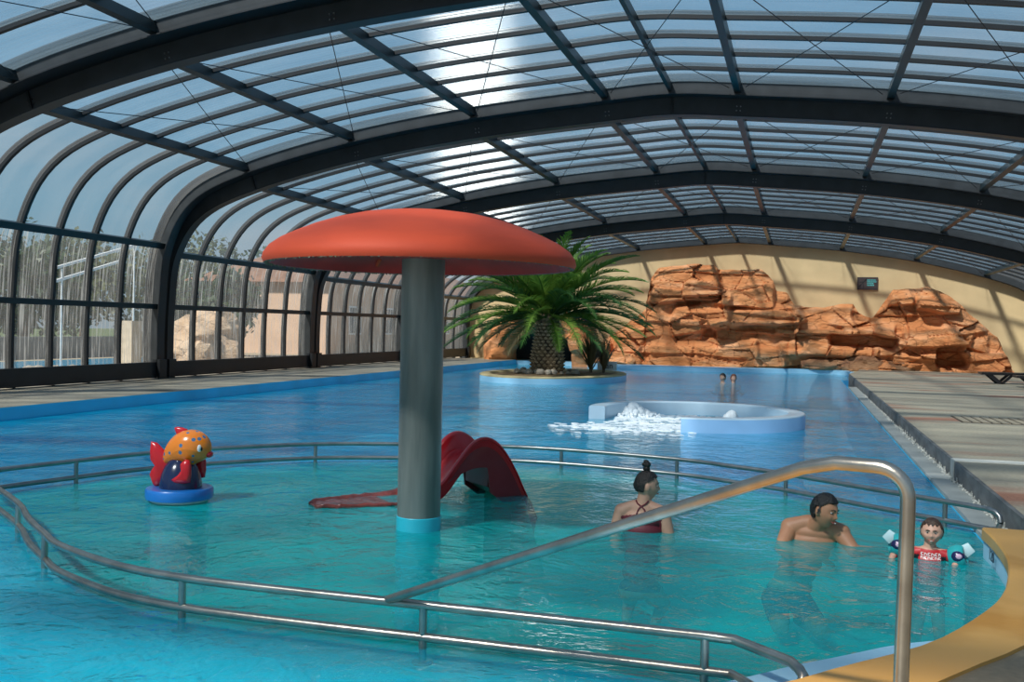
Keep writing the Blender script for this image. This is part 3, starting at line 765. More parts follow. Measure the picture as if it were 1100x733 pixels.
for i in range(71):
    t = -0.03 + 1.09 * i / 70; z = zr(t); dd = dep(t)
    ext = 0.03 if t < 0.3 else 0.0
    row = [sp(t, -0.015, z - 0.028), sp(t, -0.03, z - 0.02), sp(t, -0.03, z - 0.004), sp(t, -0.015, z + 0.006), sp(t, 0.01, z + 0.002), sp(t, 0.035, z - 0.02),
           sp(t, 0.06, z - dd * 0.85), sp(t, 0.10, z - dd), sp(t, W - 0.10, z - dd), sp(t, W - 0.06, z - dd * 0.85), sp(t, W - 0.035, z - 0.02), sp(t, W - 0.01, z + 0.002), sp(t, W + 0.015, z + 0.006), sp(t, W + 0.03, z - 0.004), sp(t, W + 0.03, z - 0.02), sp(t, W + 0.015, z - 0.028),
           sp(t, W - 0.03, z - dd - 0.02), sp(t, 0.03, z - dd - 0.02)]
    row.append(row[0]); sec.append(row)
cut = 36
MB().grid(sec[cut - 1:]).build('slide_shell', 'slide_red', slide, smooth=45, fixn=True)
MB().grid(sec[:cut]).build('run_out', 'slide_wet', slide, smooth=45, fixn=True)
# closed side walls under the rails
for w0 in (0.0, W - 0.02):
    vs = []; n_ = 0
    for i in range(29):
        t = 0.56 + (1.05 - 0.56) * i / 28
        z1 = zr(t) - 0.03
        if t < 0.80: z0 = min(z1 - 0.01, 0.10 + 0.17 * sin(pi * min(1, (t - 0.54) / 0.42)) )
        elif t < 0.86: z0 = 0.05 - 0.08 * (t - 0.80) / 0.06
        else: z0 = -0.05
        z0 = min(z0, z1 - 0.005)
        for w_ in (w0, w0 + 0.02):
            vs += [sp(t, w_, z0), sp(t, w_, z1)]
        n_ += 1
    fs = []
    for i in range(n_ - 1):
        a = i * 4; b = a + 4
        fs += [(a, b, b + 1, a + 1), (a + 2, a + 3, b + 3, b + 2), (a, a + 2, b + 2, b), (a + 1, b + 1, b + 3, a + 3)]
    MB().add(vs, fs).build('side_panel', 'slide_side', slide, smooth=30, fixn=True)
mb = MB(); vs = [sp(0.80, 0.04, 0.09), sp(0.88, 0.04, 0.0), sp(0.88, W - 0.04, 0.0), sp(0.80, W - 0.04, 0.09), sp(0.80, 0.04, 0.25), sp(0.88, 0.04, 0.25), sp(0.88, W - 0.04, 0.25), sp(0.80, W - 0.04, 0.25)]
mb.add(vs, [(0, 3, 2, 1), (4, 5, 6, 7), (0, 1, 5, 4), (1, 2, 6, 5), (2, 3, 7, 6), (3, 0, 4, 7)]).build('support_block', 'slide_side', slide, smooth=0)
mb = MB()
vs = [sp(0.99, 0.0, -0.02), sp(1.12, 0.0, -0.75), sp(1.12, W, -0.75), sp(0.99, W, -0.02), sp(0.92, 0.0, -0.75), sp(0.92, W, -0.75), sp(0.92, 0.0, -0.02), sp(0.92, W, -0.02)]
mb.add(vs, [(0, 1, 2, 3), (4, 6, 7, 5), (0, 6, 4, 1), (3, 2, 5, 7), (1, 4, 5, 2)]).build('foot_block', 'liner_teal', slide, smooth=0, fixn=True)

# ------------------------------------------------------------------ round whirlpool wall with bubbling jets
MAT['whirl'] = pbr('pale_whirlpool_shell', (0.52, 0.66, 0.76), 0.35, 0, 0.05, 2, coat=0.2)
MAT['whirl_side'] = pbr('pale_blue_whirlpool_side', (0.27, 0.50, 0.78), 0.35, 0, 0.06, 2)
MAT['foam'] = pbr('white_foam', (0.85, 0.90, 0.93), 0.6, 0, 0.08, 20, 0.5, 60)
wc = (-1.62, 16.52); WR = 1.74
whirl = thing('whirlpool_ring', 'low pale blue curved wall of the open whirlpool in the main pool', 'whirlpool', (wc[0], wc[1], -1.3))
def arcs(a0, a1, n=64): return [a0 + (a1 - a0) * i / (n - 1) for i in range(n)]
def ringseg(a0, a1, name):
    rows = []
    for a in arcs(radians(a0), radians(a1)):
        def q(r, z): return (wc[0] + r * cos(a), wc[1] + r * sin(a), z)
        rows.append([q(WR, -1.3), q(WR, 0.20), q(WR - 0.015, 0.218), q(WR - 0.04, 0.222), q(WR - 0.24, 0.222), q(WR - 0.265, 0.205), q(WR - 0.27, -1.3)])
    mb = MB().grid(rows); n5 = 7; n_ = len(rows)
    mb.f += [tuple(range(n5 - 1, -1, -1)), tuple((n_ - 1) * n5 + k for k in range(n5))]
    o = mb.build(name, 'whirl', whirl, smooth=40, fixn=True)
    o.data.materials.append(MAT['whirl_side'])
    for p in o.data.polygons:
        c = p.center; r = math.hypot(c.x - wc[0], c.y - wc[1])
        if abs(p.normal.z) < 0.3 and r > WR - 0.03: p.material_index = 1
ringseg(-91, 188, 'curved_wall')
random.seed(12)
def foam_blob(c, r, h, n, label):
    mb = MB()
    for i in range(n):
        a = random.uniform(0, 2 * pi); q = random.random(); rr = r * q
        z = h * (1 - q) ** 1.6 * random.uniform(0.2, 1.0)
        s_ = random.uniform(0.02, 0.06) * (1.3 - q)
        mb.ball((c[0] + rr * cos(a), c[1] + rr * sin(a), z), (s_ * 1.3, s_ * 1.3, s_ * random.uniform(0.7, 1.7)), 7, 5)
    o = mb.build('foaming_jet', 'foam', None, smooth=60); tag(o, label, 'water jet', kind='stuff')
foam_blob((-0.98, 15.42), 0.30, 0.25, 190, 'white foaming water jet bubbling up at the right inside the whirlpool')
foam_blob((-2.75, 17.35), 0.55, 0.17, 300, 'wide white foaming jet at the far left side of the whirlpool')
mb = MB()
for i in range(500):
    a = random.uniform(0, 2 * pi); q = sqrt(random.random()) * 1.35
    x, y = wc[0] + q * cos(a), wc[1] + q * sin(a)
    if x < -1.6 or random.random() < 0.45:
        s_ = random.uniform(0.012, 0.045); mb.ball((x, y, 0.0), (s_ * 2.2, s_, 0.012), 6, 4)
for i in range(260):
    x = random.gauss(-2.5, 0.5); y = random.gauss(15.0, 0.35); s_ = random.uniform(0.01, 0.035)
    mb.ball((x, y, 0.0), (s_ * 2.4, s_, 0.009), 6, 4)
tag(mb.build('surface_foam', 'foam', None, smooth=60), 'flecks of white foam drifting out of the whirlpool opening', 'foam', kind='stuff')

# ------------------------------------------------------------------ artificial rocks
def rock_mat(name, a, b, cc):
    t = NT(name); tc = t.n('ShaderNodeTexCoord')
    mp = t.n('ShaderNodeMapping', {'Vector': tc.outputs['Object'], 'Scale': (1, 1, 2.6)})
    n1 = t.n('ShaderNodeTexNoise', {'Vector': mp.outputs[0], 'Scale': 0.9, 'Detail': 7.0, 'Roughness': 0.6})
    cr = t.n('ShaderNodeValToRGB', {'Fac': n1.outputs['Fac']}); e = cr.color_ramp.elements
    e[0].position = 0.33; e[0].color = c4(a); e[1].position = 0.68; e[1].color = c4(b)
    e2 = e.new(0.5); e2.color = c4(cc)
    wv = t.n('ShaderNodeTexNoise', {'Vector': tc.outputs['Object'], 'Scale': 1.3, 'Detail': 3.0})
    ad = t.n('ShaderNodeVectorMath', {0: mp.outputs[0], 1: wv.outputs['Color']}, operation='ADD')
    vo = t.n('ShaderNodeTexVoronoi', {'Vector': ad.outputs[0], 'Scale': 1.25}, feature='DISTANCE_TO_EDGE')
    cz = t.n('ShaderNodeMapRange', {'Value': vo.outputs['Distance'], 'From Min': 0.0, 'From Max': 0.02, 'To Min': 0.5, 'To Max': 1.0})
    n3 = t.n('ShaderNodeTexNoise', {'Vector': mp.outputs[0], 'Scale': 5.0, 'Detail': 9.0, 'Roughness': 0.68})
    hs = t.n('ShaderNodeMath', {0: cz.outputs[0], 1: n3.outputs['Fac']}, operation='ADD')
    bp = t.n('ShaderNodeBump', {'Height': hs.outputs[0], 'Strength': 0.9, 'Distance': 0.09})
    b_ = t.n('ShaderNodeBsdfPrincipled', {'Base Color': cr.outputs['Color'], 'Roughness': 0.88, 'Normal': bp.outputs[0]})
    t.l(b_.outputs[0], t.out.inputs[0]); return t.m
MAT['rock'] = rock_mat('terracotta_rock', (0.52, 0.175, 0.055), (0.80, 0.39, 0.19), (0.68, 0.265, 0.095))
MAT['rock_brown'] = rock_mat('dark_foot_rock', (0.24, 0.10, 0.05), (0.50, 0.27, 0.14), (0.36, 0.17, 0.08))
MAT['rock_beige'] = rock_mat('beige_boulder', (0.50, 0.33, 0.20), (0.74, 0.58, 0.42), (0.64, 0.45, 0.30))
TOP = [(-7.95, 0.3), (-7.85, 0.81), (-7.29, 1.19), (-6.81, 1.57), (-6.19, 2.03), (-5.79, 2.4), (-5.74, 3.51), (-5.67, 3.62), (-5.37, 3.95), (-4.26, 4.08), (-3.26, 4.08), (-3.08, 3.88), (-2.92, 3.89), (-1.47, 3.89), (-1.01, 3.5), (-0.9, 3.11), (-0.5, 3.01), (-0.2, 2.54), (0.12, 2.49), (0.84, 2.5), (1.71, 2.66), (1.87, 2.66), (2.1, 2.31), (2.59, 2.09), (2.79, 2.39), (3.04, 2.81), (3.26, 3.19), (4.43, 3.27), (4.89, 3.14), (5.43, 2.79), (6.3, 1.93), (6.84, 1.48), (7.08, 0.92), (7.36, 0.28)]
def topz(L, x):
    if x <= L[0][0]: return L[0][1]
    for i in range(len(L) - 1):
        if x <= L[i + 1][0]:
            u = (x - L[i][0]) / (L[i + 1][0] - L[i][0]); return L[i][1] * (1 - u) + L[i + 1][1] * u
    return L[-1][1]
def sst(a, b, x):
    u = max(0, min(1, (x - a) / (b - a))); return u * u * (3 - 2 * u)
# blocks: x0, x1, z0, z1, protrusion, slant
BLK = [(-5.66, -2.96, 2.66, 4.2, 0.42, 0.05), (-2.92, -0.97, 2.46, 4.1, 0.30, -0.04), (-4.75, -2.45, 1.55, 2.75, 0.38, 0.22), (-3.3, 0.12, 1.72, 2.5, 0.45, 0.12),
       (-0.25, 1.95, 1.42, 2.75, 0.35, 0.06), (1.45, 3.2, 1.47, 1.92, 0.62, 0.0), (1.5, 2.76, 0.72, 1.12, 0.42, 0.0), (3.1, 3.95, 2.62, 3.3, 0.35, 0.0), (4.04, 5.43, 2.36, 2.86, 0.62, -0.06),
       (3.5, 5.87, 1.12, 1.84, 0.35, -0.08), (2.2, 3.3, -0.1, 0.50, 0.45, 0.0), (0.1, 2.4, -0.1, 0.34, 0.35, 0.02), (-7.9, -6.3, -0.1, 0.62, 0.7, 0.03), (-5.6, -3.8, -0.1, 1.1, 0.25, 0.0),
       (-3.8, -1.4, -0.1, 1.25, 0.30, 0.08), (-0.7, 1.1, 0.35, 1.4, 0.32, 0.1), (-6.9, -5.9, 0.2, 1.25, 0.30, 0.0), (3.3, 5.0, 0.1, 1.0, 0.28, 0.0), (5.75, 7.3, -0.1, 0.95, 0.35, 0.0), (5.0, 6.4, 1.0, 2.1, 0.2, -0.15), (-1.5, -0.5, 0.1, 1.0, 0.25, 0)]
HOL = [(1.14, 3.3, 1.06, 1.46, 0.85), (4.8, 5.7, 0.4, 1.08, 0.8), (-7.25, -6.98, 0.35, 1.2, 0.45), (-3.6, -3.15, 1.2, 1.9, 0.35), (-4.75, -3.75, 2.48, 2.66, 0.3), (-2.6, -0.9, 1.5, 1.72, 0.25), (-5.9, -5.5, 2.95, 3.2, 0.35)]
def rdepth(x, z, tz, seed):
    h = max(0.0, min(1.0, z / max(0.3, tz)))
    d = 0.55 * (1 - h ** 2.2) + 0.12
    nx = x + 0.22 * noise.noise(Vector((x * 1.1, z * 1.6, seed))); nz = z + 0.14 * noise.noise(Vector((x * 0.9, z * 1.3, seed + 9)))
    for x0, x1, z0, z1, a, sl in BLK:
        zz = nz + sl * (nx - (x0 + x1) / 2) * -1.0
        wx = sst(x0 - 0.06, x0 + 0.10, nx) * (1 - sst(x1 - 0.10, x1 + 0.06, nx))
        wz = sst(z0 - 0.05, z0 + 0.05, zz) * (1 - sst(z1 - 0.30, z1 + 0.05, zz))
        d += a * wx * wz
    for x0, x1, z0, z1, a in HOL:
        wx = sst(x0 - 0.05, x0 + 0.10, nx) * (1 - sst(x1 - 0.10, x1 + 0.05, nx))
        wz = sst(z0 - 0.05, z0 + 0.08, nz) * (1 - sst(z1 - 0.06, z1 + 0.03, nz))
        d -= a * wx * wz
    # strata and facets
    st = noise.noise(Vector((x * 0.35, 0, z * 3.2 + 0.5 * noise.noise(Vector((x * 0.6, 3, z)))))) 
    d += 0.16 * (1 if st > 0.05 else 0 if st < -0.05 else (st + 0.05) * 10)
    v, pts_ = noise.voronoi(Vector((x * 0.75, seed, z * 1.25 + 0.3 * x * 0.2)))
    p = pts_[0]; d += 0.22 * noise.cell(p * 3.7) + 0.10 * ((x * 0.75 - p.x) * noise.cell(p * 5.1 + Vector((3, 1, 2))) * 2)
    e_ = v[1] - v[0]; d -= 0.06 * (1 - sst(0.0, 0.05, e_))
    if -0.6 < x < 2.4: d = 0.1 + (d - 0.1) * (1 - 0.55 * sst(-0.6, 0.1, x) * (1 - sst(2.0, 2.4, x)) * (1 - sst(0.45, 0.75, z)))
    d += 0.06 * noise.fractal(Vector((x * 2.2, seed, z * 3.0)), 0.9, 2.1, 4)
    return max(0.05, d)
def rock_face(name, L, x0, x1, yb, seed, label, nx=320, nz=90, hole=None):
    rows = []
    for i in range(nx + 1):
        x = x0 + (x1 - x0) * i / nx
        tz = topz(L, x) + 0.05 * noise.noise(Vector((x * 3, seed, 0))) 
        tz += 0.0
        row = []
        for j in range(nz + 1):
            z = -0.15 + (tz + 0.15) * j / nz
            d = rdepth(x, z, tz, seed)
            rim = sst(0, 0.12, 1 - j / nz) * 0.5 + 0.5
            e_ = min(sst(x0, x0 + 0.25, x), 1 - sst(x1 - 0.25, x1, x))
            row.append((x + 0.05 * noise.noise(Vector((x * 2, z * 2, seed + 5))), yb - d * rim * (0.3 + 0.7 * e_), z))
        row.append((x, yb + 0.35, tz * 0.99)); row.append((x, yb + 0.9, tz * 0.9))
        row.append((x, yb + 0.95, -0.1))
        rows.append(row)
    mb = MB().grid(rows); m = len(rows[0])
    mb.f += [tuple(range(m)), tuple(nx * m + k for k in range(m - 1, -1, -1))]
    o = mb.build(name, 'rock', None, smooth=32, fixn=True)
    tag(o, label, 'rock'); return o
rock_face('rock_formation', TOP, -7.95, 2.75, 39.45, 1.7, 'tall terracotta artificial rock cliff behind the pool, left of the wall sign', 360, 100)
rock_face('rock_formation', TOP, 2.5, 7.4, 39.3, 4.4, 'rounded terracotta artificial rock mound at the right end of the wall', 190, 90)
# arch of rock round the dark tunnel mouth
def blob_rock(name, c, r, seed, label, mat='rock', sub=4, cat='rock', group=None, flat=0.0):
    bm = bmesh.new(); bmesh.ops.create_icosphere(bm, subdivisions=sub, radius=1)
    for v in bm.verts:
        p = v.co.copy(); n_ = p * (1 + 0.22 * noise.noise(p * 1.4 + Vector((seed, 0, 0))) + 0.08 * noise.noise(p * 4 + Vector((0, seed, 0))))
        w, q = noise.voronoi(p * 1.6 + Vector((seed * 2, 0, 0))); n_ *= 1 + 0.10 * noise.cell(q[0] * 4.1) - 0.05 * (1 - sst(0, 0.08, w[1] - w[0]))
        v.co = Vector((n_.x * r[0], n_.y * r[1], n_.z * r[2]))
        if v.co.z < -r[2] * 0.55: v.co.z = -r[2] * 0.55
    me = bpy.data.meshes.new(name); bm.to_mesh(me); bm.free(); me.shade_smooth()
    try: me.set_sharp_from_angle(angle=radians(40))
    except Exception: pass
    o = bpy.data.objects.new(name, me); COL.objects.link(o); me.materials.append(MAT[mat]); o.location = c
    if label: tag(o, label, cat, group)
    return o
arch = MB(); rows = []
AP = [(-11.75, -0.2), (-11.72, 0.7), (-11.5, 1.25), (-10.9, 1.62), (-10.1, 1.78), (-9.2, 1.7), (-8.5, 1.35), (-8.2, 0.7), (-8.15, -0.2)]
ac = catmull([(x, 0, z) for x, z in AP], 8)
for i, p in enumerate(ac):
    a = ac[max(0, i - 1)]; b = ac[min(len(ac) - 1, i + 1)]; d = (b - a).normalized(); n_ = Vector((-d.z, 0, d.x))
    R0 = 0.62 if i < 20 else 0.5
    row = []
    for k in range(28):
        t = 2 * pi * k / 28; q = Vector((p.x, 38.9, p.z)) + n_ * (-1 if False else 1) * cos(t) * R0 + Vector((0, 1, 0)) * sin(t) * 1.1
        f = 1 + 0.22 * noise.noise(q * 1.3) + 0.10 * noise.noise(q * 3.4); w, qq = noise.voronoi(q * 1.1); f += 0.12 * noise.cell(qq[0] * 3)
        row.append(Vector((p.x, 38.9, p.z)) + (q - Vector((p.x, 38.9, p.z))) * f)
    row.append(row[0]); rows.append(row)
arch.grid(rows); arch.f += [tuple(range(28)), tuple((len(rows) - 1) * 29 + k for k in range(28))]
tag(arch.build('rock_arch', 'rock', None, smooth=35, fixn=True), 'terracotta rock arch round the dark tunnel mouth behind the palm', 'rock')
MAT['tunnel'] = pbr('tunnel_darkness', (0.02, 0.03, 0.035), 0.9)  # near-black colour stands in for the unlit depth of the tunnel
o = MB().box(-11.6, -8.3, 40.1, 40.5, -0.1, 2.2).build('wall_tunnel_dark', 'tunnel', None, smooth=0); o['kind'] = 'structure'  # flat slab behind the arch; the opening's shade is put into its colour
random.seed(3)
for i, (x, y, rx, rz, lab) in enumerate([(-7.6, 38.3, 0.55, 0.42, 'low terracotta boulder at the water edge right of the island palm'), (-6.7, 38.1, 0.75, 0.30, 'flat terracotta boulder at the water edge below the cliff left end'),
        (0.9, 38.95, 0.95, 0.30, 'long brown boulder at the foot of the cliff by the pool corner'), (2.3, 38.6, 0.75, 0.42, 'pinkish brown boulder at the foot of the cliff below the dark ledge'), (3.5, 38.7, 0.6, 0.30, 'low brown boulder at the foot of the right rock mound')]):
    blob_rock('boulder', (x, y, 0.16 + rz * 0.5), (rx, 0.45, rz), 3.1 + i * 2.3, lab, 'rock' if i < 2 else 'rock_brown', 4)

# wall sign
MAT['sign_dark'] = pbr('dark_brown_sign', (0.05, 0.035, 0.035), 0.5, 0, 0.2, 5)
MAT['sign_teal'] = pbr('teal_print', (0.08, 0.42, 0.42), 0.5)
MAT['sign_black'] = pbr('black_print', (0.008, 0.008, 0.01), 0.5)
sg = thing('wall_sign', 'small dark rectangular sign with black figure and teal print, on the sand wall', 'sign', (2.45, 40.54, 3.45))
MB().box(2.075, 2.82, 40.50, 40.555, 3.215, 3.70).build('sign_board', 'sign_dark', sg, smooth=0)
mb = MB()
mb.beam((2.14, 40.497, 3.33), (2.39, 40.497, 3.60), 0.006, 0.035, (1, 0, 1)); mb.beam((2.17, 40.497, 3.50), (2.29, 40.497, 3.52), 0.006, 0.03, (0, 0, 1))
mb.beam((2.30, 40.497, 3.25), (2.30, 40.497, 3.44), 0.006, 0.02, (1, 0, 0)); mb.ball((2.40, 40.497, 3.62), (0.03, 0.004, 0.03), 10, 8)
mb.build('figure', 'sign_black', sg, smooth=0)
mb = MB(); random.seed(5)
for r in range(4):
    z = 3.59 - r * 0.067; x = 2.43; lim = [2.75, 2.77, 2.67, 2.69][r]
    while x < lim:
        w = random.uniform(0.015, 0.05); mb.box(x, min(x + w, lim), 40.494, 40.50, z - 0.02, z + 0.02); x += w + 0.009
mb.build('print', 'sign_teal', sg, smooth=0, kind='stuff')

# ------------------------------------------------------------------ palm island
IC = (-6.85, 28.35)
isl = thing('palm_island', 'low oval planter island with pale blue sides and sandy coping, round the palm', 'planter', (IC[0], IC[1], -1.3))
def oval(rx, ry, n=72, c=IC, rot=-0.12):
    out = []
    for k in range(n):
        t = 2 * pi * k / n; x = rx * cos(t); y = ry * sin(t); out.append((c[0] + x * cos(rot) - y * sin(rot), c[1] + x * sin(rot) + y * cos(rot)))
    return out
o1 = oval(1.95, 3.15); o2 = oval(1.90, 3.10); o3 = oval(1.68, 2.85); o4 = oval(1.62, 2.8)
rows = [[(a[0], a[1], -1.3), (a[0], a[1], 0.15)] for a in o1]; MB().grid(rows, True).build('side_wall', 'liner_pale', isl, smooth=60, fixn=True)
rows = [[(a[0], a[1], 0.15), (a[0], a[1], 0.18), (b[0], b[1], 0.20), (c_[0], c_[1], 0.20), (d_[0], d_[1], 0.14)] for a, b, c_, d_ in zip(o1, o2, o3, o4)]
MB().grid(rows, True).build('coping', 'island_cop', isl, smooth=40, fixn=True)
mb = MB(); vs = [(x, y, 0.15) for x, y in o4]; ctr = (-6.98, 27.9, 0.22); rows = []
for k, (x, y) in enumerate(o4):
    rows.append([(ctr[0] + (x - ctr[0]) * f, ctr[1] + (y - ctr[1]) * f, 0.145 + 0.10 * (1 - f) + 0.02 * noise.noise(Vector((x * f * 2, y * f * 2, 0)))) for f in (1, 0.8, 0.6, 0.4, 0.2, 0.0)])
mb.grid(rows, True).build('gravel_bed', 'gravel', isl, smooth=60, fixn=True)
MAT['pebble'] = pbr('pale_pebble', (0.36, 0.31, 0.25), 0.8, 0, 0.25, 6)
random.seed(8)
st0 = None
for i in range(34):
    a = random.uniform(pi * 1.05, pi * 2.0) if i < 26 else random.uniform(0, 2 * pi); q = random.uniform(0.58, 1.0)
    x = ctr[0] + q * 1.0 * cos(a); y = ctr[1] + q * 1.15 * sin(a); r = random.uniform(0.055, 0.13)
    if st0 is None:
        st0 = blob_rock('pebble', (x, y, 0.24), (0.1, 0.09, 0.075), 2.2, 'rounded pale stone lying at the foot of the palm trunk', 'pebble', 2, 'stone', 'stones round the palm trunk'); s_ = st0
    else: s_ = st0.copy(); COL.objects.link(s_)
    s_.location = (x, y, 0.21 + r * 0.35); s_.scale = (r / 0.1,) * 3; s_.rotation_euler = (0, 0, random.uniform(0, 6))

# palm
MAT['trunk'] = None
def trunk_mat():
    t = NT('palm_trunk_scales'); tc = t.n('ShaderNodeTexCoord')
    nz = t.n('ShaderNodeTexNoise', {'Vector': tc.outputs['Object'], 'Scale': 9.0, 'Detail': 6.0})
    cr = t.n('ShaderNodeValToRGB', {'Fac': nz.outputs['Fac']}); e = cr.color_ramp.elements
    e[0].position = 0.35; e[0].color = (0.05, 0.03, 0.018, 1); e[1].position = 0.7; e[1].color = (0.30, 0.21, 0.12, 1)
    bp = t.n('ShaderNodeBump', {'Height': nz.outputs['Fac'], 'Strength': 0.7, 'Distance': 0.03})
    b = t.n('ShaderNodeBsdfPrincipled', {'Base Color': cr.outputs['Color'], 'Roughness': 0.9, 'Normal': bp.outputs[0]})
    t.l(b.outputs[0], t.out.inputs[0]); return t.m
MAT['trunk'] = trunk_mat()
MAT['trunk_tip'] = pbr('cut_frond_stub', (0.42, 0.32, 0.20), 0.85, 0, 0.3, 12)
def leaf_mat(name, c1, c2, scale=1.5):
    t = NT(name); tc = t.n('ShaderNodeTexCoord')
    nz = t.n('ShaderNodeTexNoise', {'Vector': tc.outputs['Object'], 'Scale': scale, 'Detail': 3.0})
    cr = t.n('ShaderNodeValToRGB', {'Fac': nz.outputs['Fac']}); cr.color_ramp.elements[0].position = 0.35; cr.color_ramp.elements[1].position = 0.65
    cr.color_ramp.elements[0].color = c4(c1); cr.color_ramp.elements[1].color = c4(c2)
    b = t.n('ShaderNodeBsdfPrincipled', {'Base Color': cr.outputs['Color'], 'Roughness': 0.45})
    tl = t.n('ShaderNodeBsdfTranslucent', {'Color': cr.outputs['Color']})
    mx = t.n('ShaderNodeMixShader', {'Fac': 0.35, 1: b.outputs[0], 2: tl.outputs[0]})
    t.l(mx.outputs[0], t.out.inputs[0]); return t.m
MAT['frond'] = leaf_mat('palm_green', (0.07, 0.17, 0.022), (0.20, 0.33, 0.05))
MAT['frond_dark'] = leaf_mat('deep_palm_green', (0.03, 0.095, 0.025), (0.08, 0.19, 0.04))
MAT['frond_dry'] = leaf_mat('dry_palm', (0.26, 0.20, 0.10), (0.16, 0.17, 0.06))
TX, TY = -6.98, 27.9
palm = thing('palm_tree', 'broad green date palm with a stout scaly trunk on the island', 'palm', (TX, TY, 0.15))
MB().lathe([(0.44, 0.1), (0.46, 0.2), (0.47, 0.45), (0.45, 0.75), (0.40, 1.05), (0.35, 1.3), (0.34, 1.6), (0.30, 1.85), (0.15, 2.0), (0.0, 2.05)], (TX, TY, 0), 30).build('trunk', 'trunk', palm)
mb = MB()
for r in range(15):
    z = 0.22 + r * 0.098; R_ = 0.47 if z < 0.6 else 0.47 - (z - 0.6) * 0.15; m = 17
    for k in range(m):
        t = 2 * pi * (k + 0.5 * (r % 2)) / m; c_, s_ = cos(t), sin(t)
        def q(rad, tt, zz): return (TX + rad * cos(t) - tt * sin(t), TY + rad * sin(t) + tt * cos(t), zz)
        mb.add([q(R_ - 0.04, -0.07, z - 0.035), q(R_ - 0.04, 0.07, z - 0.035), q(R_ - 0.04, 0, z - 0.07), q(R_ + 0.055, -0.035, z + 0.03), q(R_ + 0.055, 0.035, z + 0.03), q(R_ + 0.045, 0.0, z + 0.005), q(R_ - 0.03, 0, z + 0.06)],
               [(0, 2, 5, 3), (2, 1, 4, 5), (3, 5, 4), (0, 3, 6), (3, 4, 6), (4, 1, 6)])
mb.build('trunk_scales', 'trunk_tip', palm, smooth=0, kind='stuff')
random.seed(21)
def frond(az, el, L, droop, mat, twist=0.0, nleaf=58):
    o3_ = Vector((TX + 0.12 * cos(az), TY + 0.12 * sin(az), 1.80)); h = Vector((cos(az), sin(az), 0)); pts = []; p = o3_.copy(); a = el; seg = 22
    for i in range(seg + 1):
        pts.append(p.copy()); a2 = a - droop * (i / seg) ** 1.25
        p = p + (h * cos(a2) + Vector((0, 0, 1)) * sin(a2)) * (L / seg)
    side = h.cross(Vector((0, 0, 1)))
    mb = MB(); mb.tube(pts, [0.030 * (1 - i / seg) ** 0.8 + 0.004 for i in range(seg + 1)], 5)
    for i in range(nleaf):
        u = 0.16 + 0.84 * i / (nleaf - 1); f = u * seg; k = min(seg - 1, int(f)); w = f - k
        q = pts[k].lerp(pts[k + 1], w); d = (pts[k + 1] - pts[k]).normalized(); up = side.cross(d)
        ll = 0.50 * (sin(pi * min(1, u * 0.92 + 0.10)) ** 0.6) * random.uniform(0.85, 1.1) + 0.06
        for s_ in (-1, 1):
            ang = radians(52 - 30 * u) + random.uniform(-0.1, 0.1)
            dv = (side * s_ * sin(ang) + d * cos(ang) + up * (0.30 + random.uniform(-0.12, 0.16))).normalized()
            wv = d * 0.021
            mid = q + dv * ll * 0.5; tip = q + dv * ll + Vector((0, 0, -0.10 * ll - 0.03))
            mb.add([q - wv, q + wv, mid + wv * 1.1 + Vector((0, 0, 0.01)), mid - wv * 1.1, tip], [(0, 1, 2, 3), (3, 2, 4)])
    return mb.build('frond', mat, palm, smooth=0)
ga = 2.399963
for i in range(84):
    u = i / 83; az = i * ga + random.uniform(-0.15, 0.15)
    el = radians(84 - 92 * u ** 0.85 + random.uniform(-6, 6)); L = 3.15 - 0.25 * abs(u - 0.45) + random.uniform(-0.25, 0.2)
    if u < 0.12: L *= 0.85
    dr_ = radians(50 + 22 * u + random.uniform(-8, 8)) if u < 0.75 else radians(44 + random.uniform(-8, 8))
    if u > 0.92: L *= 0.75
    mat = 'frond_dry' if u > 0.95 else ('frond' if (u < 0.45 or random.random() < 0.45) else 'frond_dark')
    frond(az, el, L, dr_, mat)
# spiky plants behind the palm trunk
MAT['yucca'] = leaf_mat('dry_yucca', (0.20, 0.15, 0.07), (0.11, 0.12, 0.05))
def spiky(c, n, h, label, name='yucca_plant'):
    r_ = thing(name, label, 'plant', c)
    mb = MB()
    for i in range(n):
        az = random.uniform(0, 2 * pi); tl = random.uniform(0.1, 0.75); H = h * random.uniform(0.6, 1.0); z0 = random.uniform(0, 0.35 * h)
        d = Vector((cos(az) * sin(tl), sin(az) * sin(tl), cos(tl))); s_ = Vector((-sin(az), cos(az), 0)) * 0.03; b0 = Vector(c) + Vector((0, 0, z0))
        mb.add([b0 - s_, b0 + s_, b0 + d * H * 0.5 + s_ * 0.9, b0 + d * H * 0.5 - s_ * 0.9, b0 + d * H + Vector((0, 0, -0.1 * tl))], [(0, 1, 2, 3), (3, 2, 4)])
    mb.build('leaves', 'yucca', r_, smooth=0)
    MB().tube([(c[0], c[1], c[2] - 0.05), (c[0], c[1], c[2] + 0.45 * h)], [0.05, 0.04], 8).build('stem', 'trunk', r_)
spiky((-6.05, 29.6, 0.16), 90, 1.2, 'brown spiky plant just right of the palm trunk on the island')
spiky((-5.75, 30.1, 0.16), 70, 1.05, 'shorter brown spiky plant at the rear right of the island')
# small white board with scribbled letters leaning by the plants
bd = thing('notice_board', 'small white notice board with dark lettering behind the spiky plants', 'sign', (-5.9, 31.0, 0.18))
bo = MB(); bo.box(-6.12, -5.50, 30.98, 31.01, 0.20, 0.48); bo.build('board', 'white', bd, smooth=0)
text_mesh('uan', 0.26, 'ink', (-5.80, 30.97, 0.34), radians(90), 0, bd)
MB().box(-5.83, -5.79, 31.01, 31.03, 0.1, 0.45).build('stake', 'steel_dark', bd, smooth=0)

